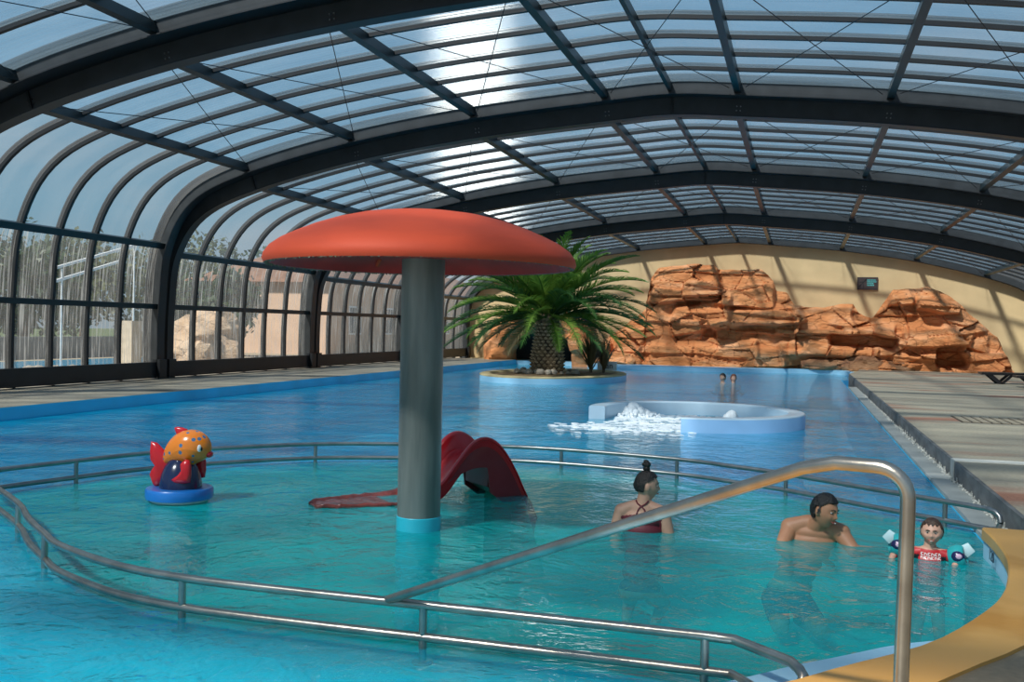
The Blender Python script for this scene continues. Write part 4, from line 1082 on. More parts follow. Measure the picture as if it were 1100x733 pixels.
# ------------------------------------------------------------------ black loungers at the far right deck
MAT['lounger'] = pbr('black_lounger_plastic', (0.014, 0.013, 0.016), 0.35, 0, 0.2, 4)
def lounger(x, y, label):
    r_ = thing('sun_lounger', label, 'sun lounger', (x, y, 0.22), 'black loungers on the right deck')
    L = 1.9; w = 0.62; z = 0.22
    b = MB()
    for s_ in (-1, 1): b.beam((x, y + s_ * w / 2, z + 0.28), (x + L, y + s_ * w / 2, z + 0.28), 0.05, 0.06)
    for q in (0, L): b.beam((x + q, y - w / 2, z + 0.28), (x + q, y + w / 2, z + 0.28), 0.05, 0.06)
    b.build('frame', 'lounger', r_, smooth=0)
    b = MB(); q = 0.06
    while q < L - 0.05: b.box(x + q, x + q + 0.055, y - w / 2, y + w / 2, z + 0.29, z + 0.305); q += 0.075
    b.build('bed_slats', 'lounger', r_, smooth=0)
    for q, dx in ((0.18, 0.30), (1.62, -0.30)):
        for s_ in (-1, 1):
            lg = MB(); lg.beam((x + q, y + s_ * (w / 2 - 0.03), z + 0.26), (x + q + dx, y + s_ * (w / 2 - 0.03), z + 0.0), 0.05, 0.09, (1, 0, 0)); lg.beam((x + q + dx * 1.9, y + s_ * (w / 2 - 0.03), z + 0.26), (x + q + dx, y + s_ * (w / 2 - 0.03), z + 0.0), 0.05, 0.07, (1, 0, 0))
            lg.build('leg', 'lounger', r_, smooth=0)
    return r_
lounger(4.84, 30.1, 'black slatted sun lounger on the right deck, nearest the rocks')
lounger(5.38, 28.3, 'black slatted sun lounger at the very right edge, in front of another')

# ------------------------------------------------------------------ people
def skin_mat(name, a, b):
    t = NT(name); tc = t.n('ShaderNodeTexCoord')
    nz = t.n('ShaderNodeTexNoise', {'Vector': tc.outputs['Object'], 'Scale': 9.0, 'Detail': 4.0})
    mx = t.n('ShaderNodeMixRGB', {'Fac': nz.outputs['Fac'], 'Color1': c4(a), 'Color2': c4(b)})
    p = t.n('ShaderNodeBsdfPrincipled', {'Base Color': mx.outputs[0], 'Roughness': 0.55, 'Subsurface Weight': 0.08, 'Subsurface Radius': (0.02, 0.008, 0.004)})
    t.l(p.outputs[0], t.out.inputs[0]); return t.m
MAT['skin_w'] = skin_mat('fair_skin', (0.50, 0.30, 0.21), (0.42, 0.22, 0.15))
MAT['skin_m'] = skin_mat('tanned_skin', (0.44, 0.22, 0.12), (0.34, 0.15, 0.08))
MAT['skin_k'] = skin_mat('child_skin', (0.56, 0.33, 0.24), (0.48, 0.25, 0.18))
MAT['hair_dark'] = pbr('dark_brown_hair', (0.012, 0.008, 0.006), 0.45, 0, 0.4, 30, 0.6, 90)
MAT['hair_black'] = pbr('black_hair', (0.006, 0.005, 0.005), 0.45, 0, 0.4, 30, 0.6, 90)
MAT['hair_brown'] = pbr('wet_brown_hair', (0.045, 0.022, 0.012), 0.4, 0, 0.4, 30, 0.6, 90)
MAT['hair_red'] = pbr('reddish_hair', (0.12, 0.035, 0.015), 0.5, 0, 0.4, 30, 0.6, 90)
MAT['lips'] = pbr('lips', (0.34, 0.09, 0.07), 0.4)
MAT['eye_white'] = pbr('eye_white', (0.34, 0.31, 0.28), 0.35)
MAT['mouth_dark'] = pbr('mouth_inside', (0.05, 0.01, 0.01), 0.5)
MAT['teeth'] = pbr('teeth', (0.7, 0.68, 0.6), 0.3)
MAT['maroon'] = pbr('maroon_fabric', (0.10, 0.008, 0.018), 0.6, 0, 0.15, 8)
MAT['shirt_red'] = pbr('red_swim_shirt', (0.45, 0.010, 0.015), 0.5, 0, 0.1, 8)
MAT['shirt_black'] = pbr('black_swim_shirt', (0.012, 0.014, 0.02), 0.5)
MAT['shorts_navy'] = pbr('navy_swim_shorts', (0.01, 0.02, 0.06), 0.6)
def capsule(mb, a, b, r1, r2, n=16):
    a = Vector(a); b = Vector(b); mb.ball(a, r1, n, 10); mb.ball(b, r2, n, 10)
    d = (b - a); pts = [a.lerp(b, k / 6) for k in range(7)]
    mb.tube(pts, [r1 + (r2 - r1) * k / 6 for k in range(7)], n)
def head_pts(M, S, child=False):
    """vertices of a head; M places it (x right, y forward, z up), S scales a 0.23 m head"""
    nu, nv = 48, 36; vs = []; fs = []
    for j in range(nv + 1):
        a = -pi / 2 + pi * j / nv
        for k in range(nu):
            t = 2 * pi * k / nu
            x = cos(a) * cos(t); y = cos(a) * sin(t); z = sin(a)
            px, py, pz = x * 0.074, y * 0.096, z * 0.115
            if y > 0: py *= 0.93
            lo = max(0.0, -z - 0.15) / 0.85
            px *= 1 - 0.30 * lo ** 1.3
            if y < 0: py *= 1 - 0.42 * lo
            if child: px *= 1.12 + 0.04 * (1 - lo); pz *= 0.95
            if y > 0.1:
                g = lambda cx, cz, sx, sz: math.exp(-((x - cx) / sx) ** 2 - ((z - cz) / sz) ** 2)
                k1 = 0.7 if child else 1.0
                py += 0.024 * k1 * g(0, -0.20, 0.15, 0.13) + 0.012 * k1 * g(0, 0.02, 0.12, 0.20)
                py -= 0.011 * g(0.40, 0.08, 0.22, 0.12) + 0.011 * g(-0.40, 0.08, 0.22, 0.12)
                py += 0.005 * g(0, 0.27, 0.6, 0.12)
                py += 0.009 * g(0, -0.50, 0.24, 0.10) + 0.010 * g(0, -0.84, 0.3, 0.16) - 0.004 * g(0, -0.66, 0.25, 0.06)
                py += 0.006 * (g(0.52, -0.25, 0.24, 0.22) + g(-0.52, -0.25, 0.24, 0.22))
            vs.append(M @ (Vector((px, py, pz)) * S))
    for j in range(nv):
        for k in range(nu):
            l = (k + 1) % nu; fs.append((j * nu + k, j * nu + l, (j + 1) * nu + l, (j + 1) * nu + k))
    return vs, fs
def hand(mb, M, s=1.0, curl=0.5, mir=1):
    """palm along +y from the wrist, five separate fingers"""
    pm = [(-0.028, 0.085), (-0.009, 0.09), (0.011, 0.088), (0.029, 0.08)]
    for i in range(4):
        x, y = pm[i]; x *= mir
        capsule(mb, M @ Vector((x * 0.6 * s, 0.0, 0)), M @ Vector((x * s, y * s, 0)), 0.017 * s, 0.0125 * s, 8)
        p = Vector((x, y, 0)); a = -0.15
        for L, r in zip(((0.030, 0.024, 0.018), (0.042, 0.028, 0.020), (0.045, 0.030, 0.021), (0.040, 0.027, 0.020))[i if mir else i], (0.0095, 0.0088, 0.008)):
            a -= curl * 0.55; q = p + Vector((x * 0.10, cos(a), sin(a))) * L
            capsule(mb, M @ (p * s), M @ (q * s), r * s, r * 0.92 * s, 8); p = q
    p = Vector((0.024 * mir, 0.018, -0.004))
    for L, r, dx in ((0.034, 0.013, 0.75), (0.028, 0.011, 0.5), (0.022, 0.0095, 0.35)):
        q = p + Vector((dx * mir, 0.8, -0.25)).normalized() * L
        capsule(mb, M @ (p * s), M @ (q * s), r * s, r * 0.92 * s, 8); p = q
def frame(loc, fwd, up=(0, 0, 1)):
    f = Vector(fwd).normalized(); u = Vector(up); x = f.cross(u).normalized(); u = x.cross(f).normalized()
    return Matrix.Translation(loc) @ Matrix((x, f, u)).transposed().to_4x4()
def make_body(name, mb, voxel, mat, base, label, smooth_it=4):
    me = bpy.data.meshes.new('tmp'); me.from_pydata([tuple(Vector(v) - Vector(base)) for v in mb.v], [], mb.f); me.update()
    o = bpy.data.objects.new('tmp', me); COL.objects.link(o)
    m = o.modifiers.new('r', 'REMESH'); m.mode = 'VOXEL'; m.voxel_size = voxel; m.use_smooth_shade = True
    s = o.modifiers.new('s', 'SMOOTH'); s.factor = 0.5; s.iterations = smooth_it
    dg = bpy.context.evaluated_depsgraph_get(); me2 = bpy.data.meshes.new_from_object(o.evaluated_get(dg))
    bpy.data.objects.remove(o)
    me2.shade_smooth(); me2.materials.clear(); me2.materials.append(MAT[mat]); me2.name = name
    o = bpy.data.objects.new(name, me2); COL.objects.link(o); o.location = base
    tag(o, label, 'person'); return o
def shell(body, name, mat, pred, th=0.005, off=None, noise_amp=0.0):
    """clothing or hair: the body's own surface where pred(world point, normal) holds, lifted and given thickness"""
    me = body.data; L = Vector(body.location)
    keep = [p for p in me.polygons if pred(p.center + L, p.normal)]
    ids = {}; vs = []; fs = []
    for p in keep:
        f = []
        for v in p.vertices:
            if v not in ids:
                ids[v] = len(vs); n = me.vertices[v].normal; c = me.vertices[v].co
                t = th if off is None else off(c + L)
                if noise_amp: t += noise_amp * noise.noise((c + L) * 60)
                vs.append((c + n * t, c - n * 0.001))
            f.append(ids[v])
        fs.append(f)
    n = len(vs); V = [a + L for a, b in vs] + [b + L for a, b in vs]
    from collections import Counter
    ec = Counter(); 
    for f in fs:
        for i in range(len(f)): ec[(f[i], f[(i + 1) % len(f)])] += 1
    F = [tuple(f) for f in fs]
    for (a, b) in list(ec):
        if (b, a) not in ec: F.append((b, a, n + a, n + b))
    return MB().add(V, F).build(name, mat, body, smooth=60)
def surf_point(body, o_, d):
    ok, loc, nrm, i = body.ray_cast(Vector(o_) - Vector(body.location), Vector(d).normalized())
    return (loc + Vector(body.location), nrm) if ok else (None, None)
FW = Vector((-0.277, 0.961, 0)); RT = Vector((0.961, 0.277, 0)); UP = Vector((0, 0, 1))
def ears(mb, H, S):
    for s_ in (-1, 1):
        mb.ball(H @ Vector((s_ * 0.075 * S, -0.004 * S, -0.004 * S)), (0.012 * S, 0.020 * S, 0.031 * S), 12, 10, rot=H.to_3x3())
def face(body, H, S, smile=False, brow='hair_dark'):
    for s_ in (-1, 1):
        e_ = MB().ball(H @ Vector((s_ * 0.030 * S, 0.0755 * S, 0.009 * S)), (0.0125 * S, 0.010 * S, 0.0068 * S), 12, 8, rot=H.to_3x3()).build('eye', 'eye_white', body)
        MB().ball(H @ Vector((s_ * 0.030 * S, 0.0835 * S, 0.009 * S)), (0.0055 * S, 0.003 * S, 0.0055 * S), 10, 8, rot=H.to_3x3()).build('iris', 'hair_dark', e_)
        b = [H @ (Vector((s_ * x, y, z)) * S) for x, y, z in ((0.012, 0.090, 0.027), (0.028, 0.0885, 0.032), (0.045, 0.079, 0.027))]
        MB().tube(b, [0.0035 * S, 0.004 * S, 0.002 * S], 6).build('eyebrow', brow, body)
    z = -0.058
    ml = [H @ (Vector((x, y, zz)) * S) for x, y, zz in ((-0.026, 0.081, z + (0.006 if smile else 0)), (-0.012, 0.0925, z), (0, 0.0955, z - 0.001), (0.012, 0.0925, z), (0.026, 0.081, z + (0.006 if smile else 0)))]
    MB().tube(ml, [0.003 * S, 0.0055 * S, 0.006 * S, 0.0055 * S, 0.003 * S], 8).build('lips', 'lips', body)
    if smile:
        ml = [H @ (Vector((x, y + 0.004, zz)) * S) for x, y, zz in ((-0.017, 0.088, z + 0.003), (0, 0.0975, z), (0.017, 0.088, z + 0.003))]
        MB().tube(ml, [0.0015 * S, 0.003 * S, 0.0015 * S], 6).build('teeth', 'teeth', body)

# woman, seen from behind, head turned to the right
C = Vector((-1.10, 7.42, 0)); bf = (FW * 0.96 + RT * 0.28).normalized(); br = Vector((bf.y, -bf.x, 0))
H = frame(C + RT * 0.030 + Vector((0, 0, 0.335)), Vector((0.93, 0.30, -0.05))); S = 0.94
mb = MB(); mb.add(*head_pts(H, S)); ears(mb, H, S)
def lp_(r, f, z): return C + br * r + bf * f + UP * z
capsule(mb, lp_(0, 0.0, 0.15), C + RT * 0.022 + Vector((0, 0, 0.29)), 0.060, 0.050)
for z, rx, ry in ((0.15, 0.115, 0.062), (0.09, 0.155, 0.085), (0.0, 0.150, 0.098), (-0.09, 0.135, 0.092), (-0.2, 0.125, 0.088), (-0.32, 0.14, 0.10), (-0.44, 0.165, 0.115)):
    mb.ball(lp_(0, 0.0, z), (rx, ry, 0.085), 24, 14, rot=frame((0, 0, 0), bf).to_3x3())
for s_ in (-1, 1):
    capsule(mb, lp_(s_ * 0.06, 0.0, 0.18), lp_(s_ * 0.155, 0.0, 0.135), 0.045, 0.056)
    capsule(mb, lp_(s_ * 0.158, 0.0, 0.13), lp_(s_ * 0.215, -0.01, -0.06), 0.054, 0.040)
    capsule(mb, lp_(s_ * 0.215, -0.01, -0.06), lp_(s_ * 0.17, 0.20, -0.12), 0.038, 0.027)
    hand(mb, frame(lp_(s_ * 0.168, 0.21, -0.12), bf - br * s_ * 0.3, UP), 0.88, 0.4, -s_)
    capsule(mb, lp_(s_ * 0.085, 0.0, -0.46), lp_(s_ * 0.13, 0.33, -0.62), 0.085, 0.058)
    capsule(mb, lp_(s_ * 0.13, 0.33, -0.62), lp_(s_ * 0.11, 0.02, -0.69), 0.055, 0.035)
    mb.ball(lp_(s_ * 0.075, 0.10, 0.015), (0.055, 0.055, 0.055), 14, 10)
woman = make_body('person', mb, 0.0065, 'skin_w', (C.x, C.y, -0.72), 'woman with dark hair in a high bun and maroon crossed-strap swimsuit, back turned, chest deep', 3)
Hi = H.inverted()
def scalp(fr, lowback):
    def p_(q, n):
        l = Hi @ q
        if l.z < -0.09: return False
        lim = 0.052 - 0.02 * abs(l.x) / 0.07
        if l.y > 0.035: return l.z > 0.066 - 0.0 * l.y and l.z > 0.05
        if l.y > -0.030: return l.z > 0.024 + (l.y + 0.030) * 0.5
        return l.z > lowback
    return p_
shell(woman, 'hair', 'hair_dark', scalp(0, -0.040), 0.010, noise_amp=0.004)
bn = MB(); bc = H @ Vector((0, -0.012, 0.128)); bn.ball(bc, (0.026, 0.026, 0.028), 14, 10); bn.ball(bc + UP * 0.030 + RT * 0.002, (0.031, 0.030, 0.024), 14, 10); bn.ball(bc + UP * 0.050 - RT * 0.004, (0.021, 0.020, 0.016), 14, 10)
bn.ball(bc + UP * 0.03 - RT * 0.022, (0.014, 0.014, 0.014), 10, 8)
bn.build('hair_bun', 'hair_dark', woman)
face(woman, H, S)
def suit(q, n):
    r = (q - C).dot(br); f = (q - C).dot(bf)
    top = 0.105 + 0.03 * (1 - min(1, abs(r) / 0.15)) if f < 0 else 0.10
    return q.z < top and abs(r) < 0.150 and q.z > -0.44 and abs(f) < 0.16
shell(woman, 'swimsuit', 'maroon', suit, 0.004)
for pts in ([(-0.052, 0.235), (-0.030, 0.205), (0.0, 0.187), (0.028, 0.203), (0.055, 0.235)], [(0.0, 0.187), (-0.02, 0.165), (-0.035, 0.12)], [(0.0, 0.187), (0.025, 0.165), (0.042, 0.12)], [(-0.052, 0.235), (-0.07, 0.243)]):
    pl = []
    for i in range(len(pts) - 1):
        for k in range(5):
            r, z = pts[i][0] + (pts[i + 1][0] - pts[i][0]) * k / 5, pts[i][1] + (pts[i + 1][1] - pts[i][1]) * k / 5
            q, n_ = surf_point(woman, lp_(r, -0.5, z), bf)
            if q is not None: pl.append(q + n_ * 0.002)
    if len(pl) > 2: MB().tube(pl, 0.0062, 6).build('strap', 'maroon', woman)

# man, leaning forward with shoulders just above the water
C = Vector((0.105, 7.57, 0)); H = frame(Vector((0.202, 7.46, 0.232)), Vector((0.80, -0.60, -0.16)), UP + RT * 0.10); S = 1.04
mb = MB(); mb.add(*head_pts(H, S)); ears(mb, H, S)
sr = Vector((-0.035, 7.58, 0.070)); sl = Vector((0.320, 7.54, 0.060)); ch = (sr + sl) / 2; ax = (sl - sr).normalized(); dn = (-FW * -0.35 - RT * 0.25 - UP * 0.9).normalized()
capsule(mb, ch + UP * 0.03, Vector((0.180, 7.495, 0.155)), 0.078, 0.062)
bf = Vector((-ax.y, ax.x, 0)) * -1
Rm = Matrix((ax, bf, -dn)).transposed()
for q, rx, ry, rz in ((0.02, 0.165, 0.085, 0.07), (0.10, 0.185, 0.11, 0.10), (0.20, 0.175, 0.115, 0.10), (0.30, 0.155, 0.105, 0.10), (0.40, 0.15, 0.10, 0.10), (0.50, 0.16, 0.115, 0.10)):
    mb.ball(ch + dn * q, (rx, ry, rz), 24, 14, rot=Rm)
for s_, sp_ in ((-1, sr), (1, sl)):
    capsule(mb, ch + ax * s_ * 0.05 + UP * 0.055, sp_ + UP * 0.005, 0.058, 0.068)
    hp_ = ch + dn * 0.55 + ax * s_ * 0.09; kn = hp_ + Vector((0.05 * s_ + 0.1, -0.36, -0.10)); kn.z = -0.60; hp_.z = -0.50
    capsule(mb, hp_, kn, 0.095, 0.065); capsule(mb, kn, hp_ + Vector((0, 0.10, -0.16)), 0.060, 0.045)
el_ = Vector((-0.095, 7.42, -0.050)); wr = Vector((0.120, 7.22, -0.050))
capsule(mb, sr, el_, 0.062, 0.046); capsule(mb, el_, wr, 0.044, 0.030); hand(mb, frame(wr + Vector((0.01, -0.005, 0)), wr - el_, UP), 1.0, 0.25, -1)
el_ = Vector((0.410, 7.44, -0.040)); wr = Vector((0.60, 7.50, -0.030))
capsule(mb, sl, el_, 0.062, 0.046); capsule(mb, el_, wr, 0.044, 0.030); hand(mb, frame(wr + Vector((0.01, 0.0, 0)), wr - el_, UP), 1.0, 0.25, 1)
man = make_body('person', mb, 0.0065, 'skin_m', (C.x, C.y, -0.72), 'dark-haired bare-shouldered man smiling towards the child, up to his shoulders in water', 3)
Hi = H.inverted()
def scalp_m(q, n):
    l = Hi @ q
    if l.z < -0.06: return False
    if l.y > 0.045: return l.z > 0.072
    if l.y > 0.012: return l.z > 0.035 and abs(l.x) > 0.0 and l.z > 0.035 + (l.y - 0.012) * 1.0
    if l.y > -0.022: return l.z > 0.034 or (l.y > 0.004 and l.z > -0.012)
    return l.z > -0.055
shell(man, 'hair', 'hair_black', scalp_m, 0.013, noise_amp=0.005)
face(man, H, S, True, 'hair_black')
def trunks(q, n): return q.z < -0.40 and q.z > -0.60 and (q - (ch + dn * 0.5)).length < 0.34
shell(man, 'swim_shorts', 'shorts_navy', trunks, 0.006)

# toddler with armbands, facing the viewer
FW = Vector((0.12, 0.993, 0)); RT = Vector((0.993, -0.12, 0))
C = Vector((0.875, 7.20, 0)); H = frame(C + Vector((0.008, -0.01, 0.188)), Vector((-0.16, -0.98, -0.08))); S = 0.80
mb = MB(); mb.add(*head_pts(H, S, True)); ears(mb, H, S)
kf = -FW; kr = Vector((kf.y, -kf.x, 0))   # child's right is image left
def kp(r, f, z): return C + RT * r - FW * f + UP * z
capsule(mb, kp(0, -0.01, 0.04), kp(0, -0.01, 0.13), 0.042, 0.036)
for z, rx, ry in ((0.035, 0.085, 0.05), (-0.02, 0.098, 0.065), (-0.10, 0.094, 0.07), (-0.18, 0.092, 0.072), (-0.26, 0.098, 0.075)):
    mb.ball(kp(0, -0.01, z), (rx, ry, 0.06), 20, 12, rot=frame((0, 0, 0), FW).to_3x3())
WR_ = []
for s_ in (-1, 1):
    sh = kp(s_ * 0.095, -0.01, 0.035); eb = kp(s_ * (0.205 if s_ < 0 else 0.175), 0.02, 0.060 if s_ < 0 else 0.015); wr = kp(s_ * (0.235 if s_ < 0 else 0.155), 0.09, -0.004)
    capsule(mb, kp(s_ * 0.03, -0.01, 0.05), sh, 0.034, 0.036); capsule(mb, sh, eb, 0.034, 0.028); capsule(mb, eb, wr, 0.027, 0.021)
    hand(mb, frame(wr, wr - eb, UP), 0.58, 0.3, -s_); WR_.append((sh, eb, wr))
    capsule(mb, kp(s_ * 0.05, -0.01, -0.28), kp(s_ * 0.07, 0.06, -0.48), 0.052, 0.038); capsule(mb, kp(s_ * 0.07, 0.06, -0.48), kp(s_ * 0.07, -0.04, -0.68), 0.037, 0.026)
    capsule(mb, kp(s_ * 0.07, -0.04, -0.70), kp(s_ * 0.075, 0.06, -0.72), 0.024, 0.020)
kid = make_body('person', mb, 0.005, 'skin_k', (C.x, C.y, -0.74), 'toddler facing the viewer in a red swim shirt and inflated armbands, beside the man', 3)
Hi = H.inverted()
def scalp_k(q, n):
    l = Hi @ q
    if l.z < -0.05: return False
    if l.y > 0.03: return l.z > 0.056 + 0.006 * sin(l.x * 260)
    if l.y > -0.005: return l.z > 0.026
    return l.z > -0.045
shell(kid, 'hair', 'hair_brown', scalp_k, 0.006, noise_amp=0.003)
face(kid, H, S, True, 'hair_brown')
def torso_k(q, n):
    r = (q - C).dot(RT)
    return q.z < 0.068 and q.z > -0.30 and (Hi @ q).z < -0.105
sh_ = shell(kid, 'swim_shirt', 'shirt_red', lambda q, n: torso_k(q, n) and min((q - w[2]).length for w in WR_) > 0.03 and (q.z > -0.27) and (abs((q - C).dot(RT)) < 0.21), 0.004)
shell(kid, 'shirt_side_panel', 'shirt_black', lambda q, n: torso_k(q, n) and 0.068 < abs((q - C).dot(RT)) < 0.10 and q.z < 0.03 and (C - q).dot(FW) > -0.02, 0.006)
# white printed lettering-like zigzag on the shirt front
mb = MB(); random.seed(2)
for row, zz in enumerate((0.038, 0.012)):
    for k in range(6):
        r = -0.052 + k * 0.021; pts = []
        for (a, b) in [((0, -1), (0, 1)), ((0, 1), (1, 0.2)), ((1, 0.2), (1, -1))] if (k + row) % 2 else [((0, 1), (1, 1)), ((0, 1), (0, -1)), ((0, 0), (1, -1))]:
            q1, n1 = surf_point(kid, kp(r + a[0] * 0.013, 0.3, zz + a[1] * 0.009), FW); q2, n2 = surf_point(kid, kp(r + b[0] * 0.013, 0.3, zz + b[1] * 0.009), FW)
            if q1 is not None and q2 is not None: mb.tube([q1 + n1 * 0.006, q2 + n2 * 0.006], 0.0024, 5)
mb.build('shirt_print', 'white', kid, kind='stuff')
MAT['band_teal'] = paint('teal_vinyl', (0.02, 0.30, 0.32), 0.25)
MAT['band_clear'] = paint('pale_vinyl', (0.50, 0.66, 0.70), 0.25)
MAT['band_navy'] = paint('navy_print', (0.012, 0.014, 0.07), 0.25)
MAT['band_pink'] = paint('pink_print', (0.65, 0.42, 0.55), 0.3)
for s_, (sh, eb, wr) in zip((-1, 1), WR_):
    mid = sh.lerp(eb, 0.88) + UP * 0.022 - FW * 0.01 + RT * (0.006 * s_)
    d = (RT * s_ * 0.9 + UP * 0.25 - FW * 0.2).normalized()
    a_ = MB(); rows = []
    Fm = frame(mid, d, UP)
    for k in range(28):
        t = 2 * pi * k / 28; row = []
        for j in range(17):
            u = 2 * pi * j / 16; rr = 0.056 + 0.024 * cos(u)
            row.append(Fm @ Vector((rr * cos(t), 0.052 * sin(u), rr * sin(t))))
        rows.append(row)
    a_.grid(rows, True); band = a_.build('armband', 'band_teal', kid, smooth=80)
    # pale flat wing of the band at the outer upper side
    w_ = MB(); c0 = mid + d * 0.03 + UP * 0.035
    vs = [c0 + RT * s_ * 0.075 + UP * 0.005, c0 + RT * s_ * 0.03 + UP * 0.058, c0 - RT * s_ * 0.03 + UP * 0.022, c0 + RT * s_ * 0.03 - UP * 0.04]
    ctr_ = sum(vs, Vector()) / 4
    V = vs + [ctr_ - FW * 0.022, ctr_ + FW * 0.022]
    w_.add(V, [(0, 1, 4), (1, 2, 4), (2, 3, 4), (3, 0, 4), (1, 0, 5), (2, 1, 5), (3, 2, 5), (0, 3, 5)]); w_.build('band_wing', 'band_clear', band, smooth=80)
    pc = mid - FW * 0.083 + UP * 0.012
    MB().ball(mid - FW * 0.052 + UP * 0.010, (0.046, 0.034, 0.042), 18, 12).build('dark_patch', 'band_navy', band)
    MB().ball(pc + RT * 0.004 + UP * 0.006, (0.020, 0.008, 0.018), 12, 8).build('pale_swirl', 'band_pink', band)
    MB().tube([pc + RT * 0.03 * cos(t) + UP * 0.028 * sin(t) + FW * 0.014 for t in [radians(a) for a in range(-150, 20, 17)]], 0.004, 6).build('pale_ring', 'band_clear', band)

# two people far away by the back edge
FW = Vector((-0.277, 0.961, 0)); RT = Vector((0.961, 0.277, 0))
def far_person(C, fd, hair, skin, label, longhair=False, tilt=0.0):
    global Hi
    H = frame(C + UP * 0.20, fd, UP); Hi = H.inverted(); mb = MB(); mb.add(*head_pts(H, 1.0)); ears(mb, H, 1.0)
    capsule(mb, C + UP * -0.02, C + UP * 0.12, 0.06, 0.055)
    br = Vector(fd).cross(UP).normalized()
    for z, rx, ry in ((-0.04, 0.15, 0.08), (-0.14, 0.17, 0.10), (-0.28, 0.15, 0.10), (-0.42, 0.14, 0.10), (-0.54, 0.16, 0.11)):
        mb.ball(C + UP * z, (rx, ry, 0.1), 18, 12, rot=frame((0, 0, 0), fd).to_3x3())
    for s_ in (-1, 1):
        capsule(mb, C + br * s_ * 0.06 + UP * -0.01, C + br * s_ * 0.17 + UP * -0.05, 0.05, 0.058); capsule(mb, C + br * s_ * 0.17 + UP * -0.05, C + br * s_ * 0.24 + UP * -0.30, 0.055, 0.04)
        e2 = C + br * s_ * 0.24 + UP * -0.30; w2 = e2 + Vector(fd).normalized() * 0.24 + UP * 0.08; capsule(mb, e2, w2, 0.038, 0.028); hand(mb, frame(w2, w2 - e2, UP), 0.95, 0.3, -s_)
        capsule(mb, C + br * s_ * 0.08 + UP * -0.6, C + br * s_ * 0.09 + UP * -0.95, 0.08, 0.055); capsule(mb, C + br * s_ * 0.09 + UP * -0.95, C + br * s_ * 0.09 + UP * -1.25, 0.052, 0.036)
    o = make_body('person', mb, 0.012, skin, (C.x, C.y, -1.29), label, 2)
    def sc(q, n):
        l = Hi @ q
        if l.y > 0.03: return l.z > 0.062
        if l.y > -0.01: return l.z > 0.02
        return l.z > (-0.12 if longhair else -0.06)
    shell(o, 'hair', hair, sc, 0.018); face(o, H, 1.0)
    shell(o, 'swimsuit', 'shirt_black', lambda q, n: -0.72 < q.z < -0.12 and abs((q - C).dot(br)) < 0.165, 0.005)
far_person(Vector((-2.13, 29.6, -0.04)), -FW * 0.7 - RT * 0.7, 'hair_black', 'skin_w', 'distant bather with black hair, left of two heads near the far pool edge')
far_person(Vector((-1.83, 29.8, -0.06)), -FW + RT * 0.1, 'hair_red', 'skin_k', 'distant bather with reddish hair facing the viewer, right of two heads near the far edge', True)

# ------------------------------------------------------------------ outside, seen through the wet left glazing
MAT['ground'] = pbr('tan_paving', (0.42, 0.33, 0.23), 0.9, 0, 0.2, 0.6, col2=(0.30, 0.25, 0.18))
o = MB().box(-90, -14.15, -20, 120, -0.4, 0.12).build('floor', 'ground', None, smooth=0); o['kind'] = 'structure'; o['label'] = 'tan paving outside the left glazing'
MAT['lawn'] = pbr('dry_lawn', (0.10, 0.13, 0.05), 0.95, 0, 0.3, 2)
o = MB().box(-90, -24.5, -20, 120, -0.3, 0.14).build('floor', 'lawn', None, smooth=0); o['kind'] = 'structure'; o['label'] = 'grass beyond the outdoor pool'
op = thing('outdoor_pool', 'small bright blue outdoor pool seen through the lower left windows', 'pool', (-20.5, 25, 0.1))
MB().box(-22.6, -18.6, 18.5, 32.5, 0.08, 0.16).build('pool_coping', 'island_cop', op, smooth=0)
MAT['pool_blue'] = pbr('outdoor_pool_blue', (0.03, 0.35, 0.60), 0.12, 0, 0.1, 2)
MB().box(-22.3, -18.9, 18.8, 32.2, 0.1, 0.168).build('pool_surface', 'pool_blue', op, smooth=0)
MAT['low_wall'] = pbr('grey_garden_wall', (0.16, 0.17, 0.17), 0.9, 0, 0.2, 2)
tag(MB().box(-24.3, -24.0, 14, 36, 0.1, 0.85).build('garden_wall', 'low_wall', None, smooth=0), 'low grey garden wall behind the outdoor pool', 'wall')
blob_rock('boulder', (-17.3, 26.1, 0.55), (1.0, 1.2, 0.75), 5.5, 'large beige boulder outside the glazing, lower of the pair', 'rock_beige', 4)
blob_rock('boulder', (-17.6, 27.1, 0.95), (0.9, 1.2, 0.9), 7.7, 'large beige boulder outside the glazing, taller and farther of the pair', 'rock_beige', 4)
cs = thing('water_cascade', 'beige pillar with a curved white water spout outside by the beige boulders', 'fountain', (-17.8, 23.6, 0.12))
MAT['pillar'] = pbr('beige_pillar', (0.55, 0.47, 0.36), 0.8)
MB().box(-18.0, -17.6, 23.35, 23.8, 0.1, 1.45).build('pillar', 'pillar', cs, smooth=0)
mb = MB(); rows = []
for i in range(14):
    t = i / 13 * radians(100); rows.append([(-18.0 + 0.4 * j, 23.8 + 0.75 * sin(t), 1.40 - 0.75 * (1 - cos(t))) for j in (0, 1)] )
mb.grid(rows); MAT['spout'] = pbr('white_spout', (0.6, 0.66, 0.7), 0.4)
so = mb.build('spout', 'spout', cs); sm = so.modifiers.new('t', 'SOLIDIFY'); sm.thickness = 0.04
random.seed(31)
s0 = None
for i in range(26):
    x = random.uniform(-18.6, -16.8); y = random.uniform(17.5, 21.5)
    if s0 is None: s0 = blob_rock('pebble', (x, y, 0.2), (0.14, 0.13, 0.10), 9.2, 'white rounded stone outside beside the outdoor pool', 'pebble', 2, 'stone', 'white stones outside the lower left windows'); q = s0
    else: q = s0.copy(); COL.objects.link(q)
    r = random.uniform(0.6, 1.4); q.location = (x, y, 0.12 + 0.06 * r); q.scale = (r, r, r); q.rotation_euler = (0, 0, random.uniform(0, 6))
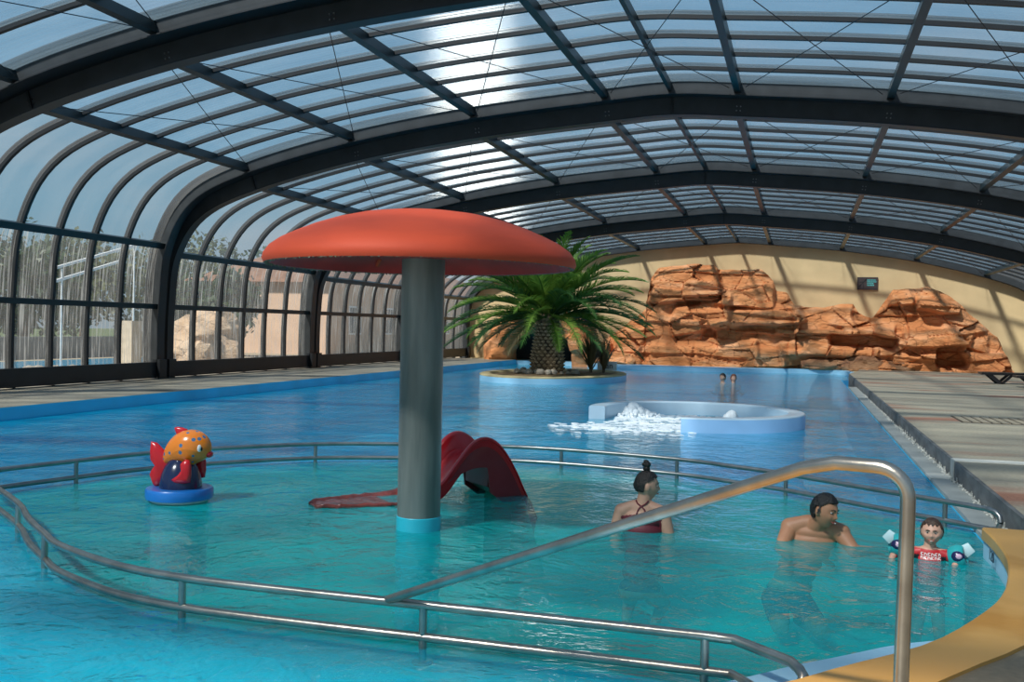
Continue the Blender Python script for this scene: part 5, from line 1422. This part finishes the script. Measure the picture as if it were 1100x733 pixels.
MAT['bark'] = pbr('bark', (0.12, 0.08, 0.05), 0.95, 0, 0.4, 8, 0.5, 20)
MAT['leaf_a'] = leaf_mat('dark_foliage', (0.018, 0.045, 0.014), (0.05, 0.09, 0.025), 0.8)
MAT['leaf_b'] = leaf_mat('olive_foliage', (0.06, 0.085, 0.03), (0.13, 0.14, 0.045), 0.8)
MAT['leaf_c'] = leaf_mat('rusty_foliage', (0.10, 0.06, 0.03), (0.14, 0.11, 0.045), 0.8)
def tree(x, y, h, r, mat, label):
    t_ = thing('tree', label, 'tree', (x, y, 0.12), 'trees outside the left glazing')
    MB().tube([(x, y, 0.1), (x + 0.1, y, h * 0.3), (x - 0.05, y + 0.1, h * 0.65)], [0.17, 0.12, 0.07], 8).build('trunk', 'bark', t_)
    mb = MB()
    cl = [(Vector((x, y, h * 0.6)) + Vector((random.uniform(-1, 1) * r * 0.6, random.uniform(-1, 1) * r * 0.6, random.uniform(-0.9, 0.75) * h * 0.32)), random.uniform(0.35, 0.6) * r) for _ in range(14)]
    for c_, q in cl:
        for _ in range(130):
            d = Vector((random.gauss(0, 1), random.gauss(0, 1), random.gauss(0, 1))).normalized(); p = c_ + d * q * random.uniform(0.55, 1.05)
            a = Vector((random.uniform(-1, 1), random.uniform(-1, 1), random.uniform(-1, 1))).normalized() * 0.17; b = d.cross(a).normalized() * 0.10
            mb.add([p - a, p + b, p + a, p - b], [(0, 1, 2, 3)])
    mb.build('crown', mat, t_, smooth=0)
TL = {'leaf_a': 'dark green dense tree', 'leaf_b': 'pale olive green tree', 'leaf_c': 'rusty brown thin tree'}
TS = [(-25.5, 12, 3.6, 1.9, 'leaf_a'), (-27, 16.5, 4.4, 2.2, 'leaf_b'), (-26.0, 21, 3.8, 2.0, 'leaf_a'), (-28, 25, 4.6, 2.3, 'leaf_c'), (-26.3, 29, 4.2, 2.1, 'leaf_a'), (-28, 34, 4.8, 2.4, 'leaf_b'), (-26.5, 38.5, 4.0, 2.0, 'leaf_a'),
      (-30, 43, 5.0, 2.6, 'leaf_a'), (-31, 20, 5.0, 2.8, 'leaf_a'), (-32, 30, 5.2, 2.8, 'leaf_c'), (-33, 38, 5.6, 3.0, 'leaf_a'), (-34, 50, 6.4, 3.2, 'leaf_b'), (-21.5, 34.6, 3.6, 1.3, 'leaf_a'), (-36, 60, 7.0, 3.6, 'leaf_a')]
for i, (x, y, h, r, m) in enumerate(TS):
    tree(x, y, h, r, m, TL[m] + ' outside, ' + ['beside the picture edge', 'left of the white rails', 'crossed by the white rails', 'just right of the white rails', 'above the boulders', 'right of the boulders', 'short one near the building', 'left of the building roof', 'second row behind the rails', 'second row above the boulders', 'second row beside the building', 'seen past the building roof', 'slim one before the building', 'farthest of all'][i])
# white rails of a slide among the trees
MAT['white_paint'] = pbr('white_paint', (0.75, 0.77, 0.78), 0.5)
RY = (24.9, 28.9); RZ = (2.98, 4.05)
wr_ = thing('slide_frame', 'white sloping double rail of an outdoor slide among the trees', 'slide', (-21.5, 20, 0.12))
MB().tube([(-21.5, RY[0], RZ[0]), (-21.5, RY[1], RZ[1])], 0.05, 8).build('rail', 'white_paint', wr_)
MB().tube([(-21.5, RY[0], RZ[0] - 0.40), (-21.5, RY[1] - 0.8, RZ[1] - 0.60)], 0.05, 8).build('rail', 'white_paint', wr_)
for y, z in ((RY[0] + 0.3, RZ[0]), (RY[1] - 0.3, RZ[1] - 0.1)):
    MB().tube([(-21.5, y, 0.1), (-21.5, y, z)], 0.028, 8).build('post', 'white_paint', wr_)
# pinkish building beyond
MAT['pink_wall'] = pbr('pinkish_render', (0.58, 0.40, 0.29), 0.9, 0, 0.08, 1)
MAT['roof_tile'] = pbr('brown_roof', (0.20, 0.10, 0.06), 0.8, 0, 0.2, 3)
MAT['dark_pane'] = pbr('dark_pane', (0.03, 0.04, 0.05), 0.15)
hb = thing('building', 'low pinkish rendered building outside the farthest left glazing', 'building', (-23, 50, 0.12))
MB().box(-26, -19.5, 39, 66, 0.1, 3.3).build('wall', 'pink_wall', hb, smooth=0)
MB().add([(-26.6, 38.6, 3.25), (-19.0, 38.6, 3.25), (-19.0, 66.4, 3.25), (-26.6, 66.4, 3.25), (-22.8, 40.5, 4.7), (-22.8, 64.5, 4.7)], [(0, 3, 2, 1), (0, 1, 4), (1, 2, 5, 4), (2, 3, 5), (3, 0, 4, 5)]).build('roof', 'roof_tile', hb, smooth=0)
for k in range(6):
    y = 41 + k * 4.0; w_ = MB().box(-19.5, -19.46, y, y + 1.3, 1.0, 2.3).build('window', 'white_paint', hb, smooth=0)
    MB().box(-19.47, -19.44, y + 0.08, y + 1.22, 1.08, 2.22).build('pane', 'dark_pane', w_, smooth=0)
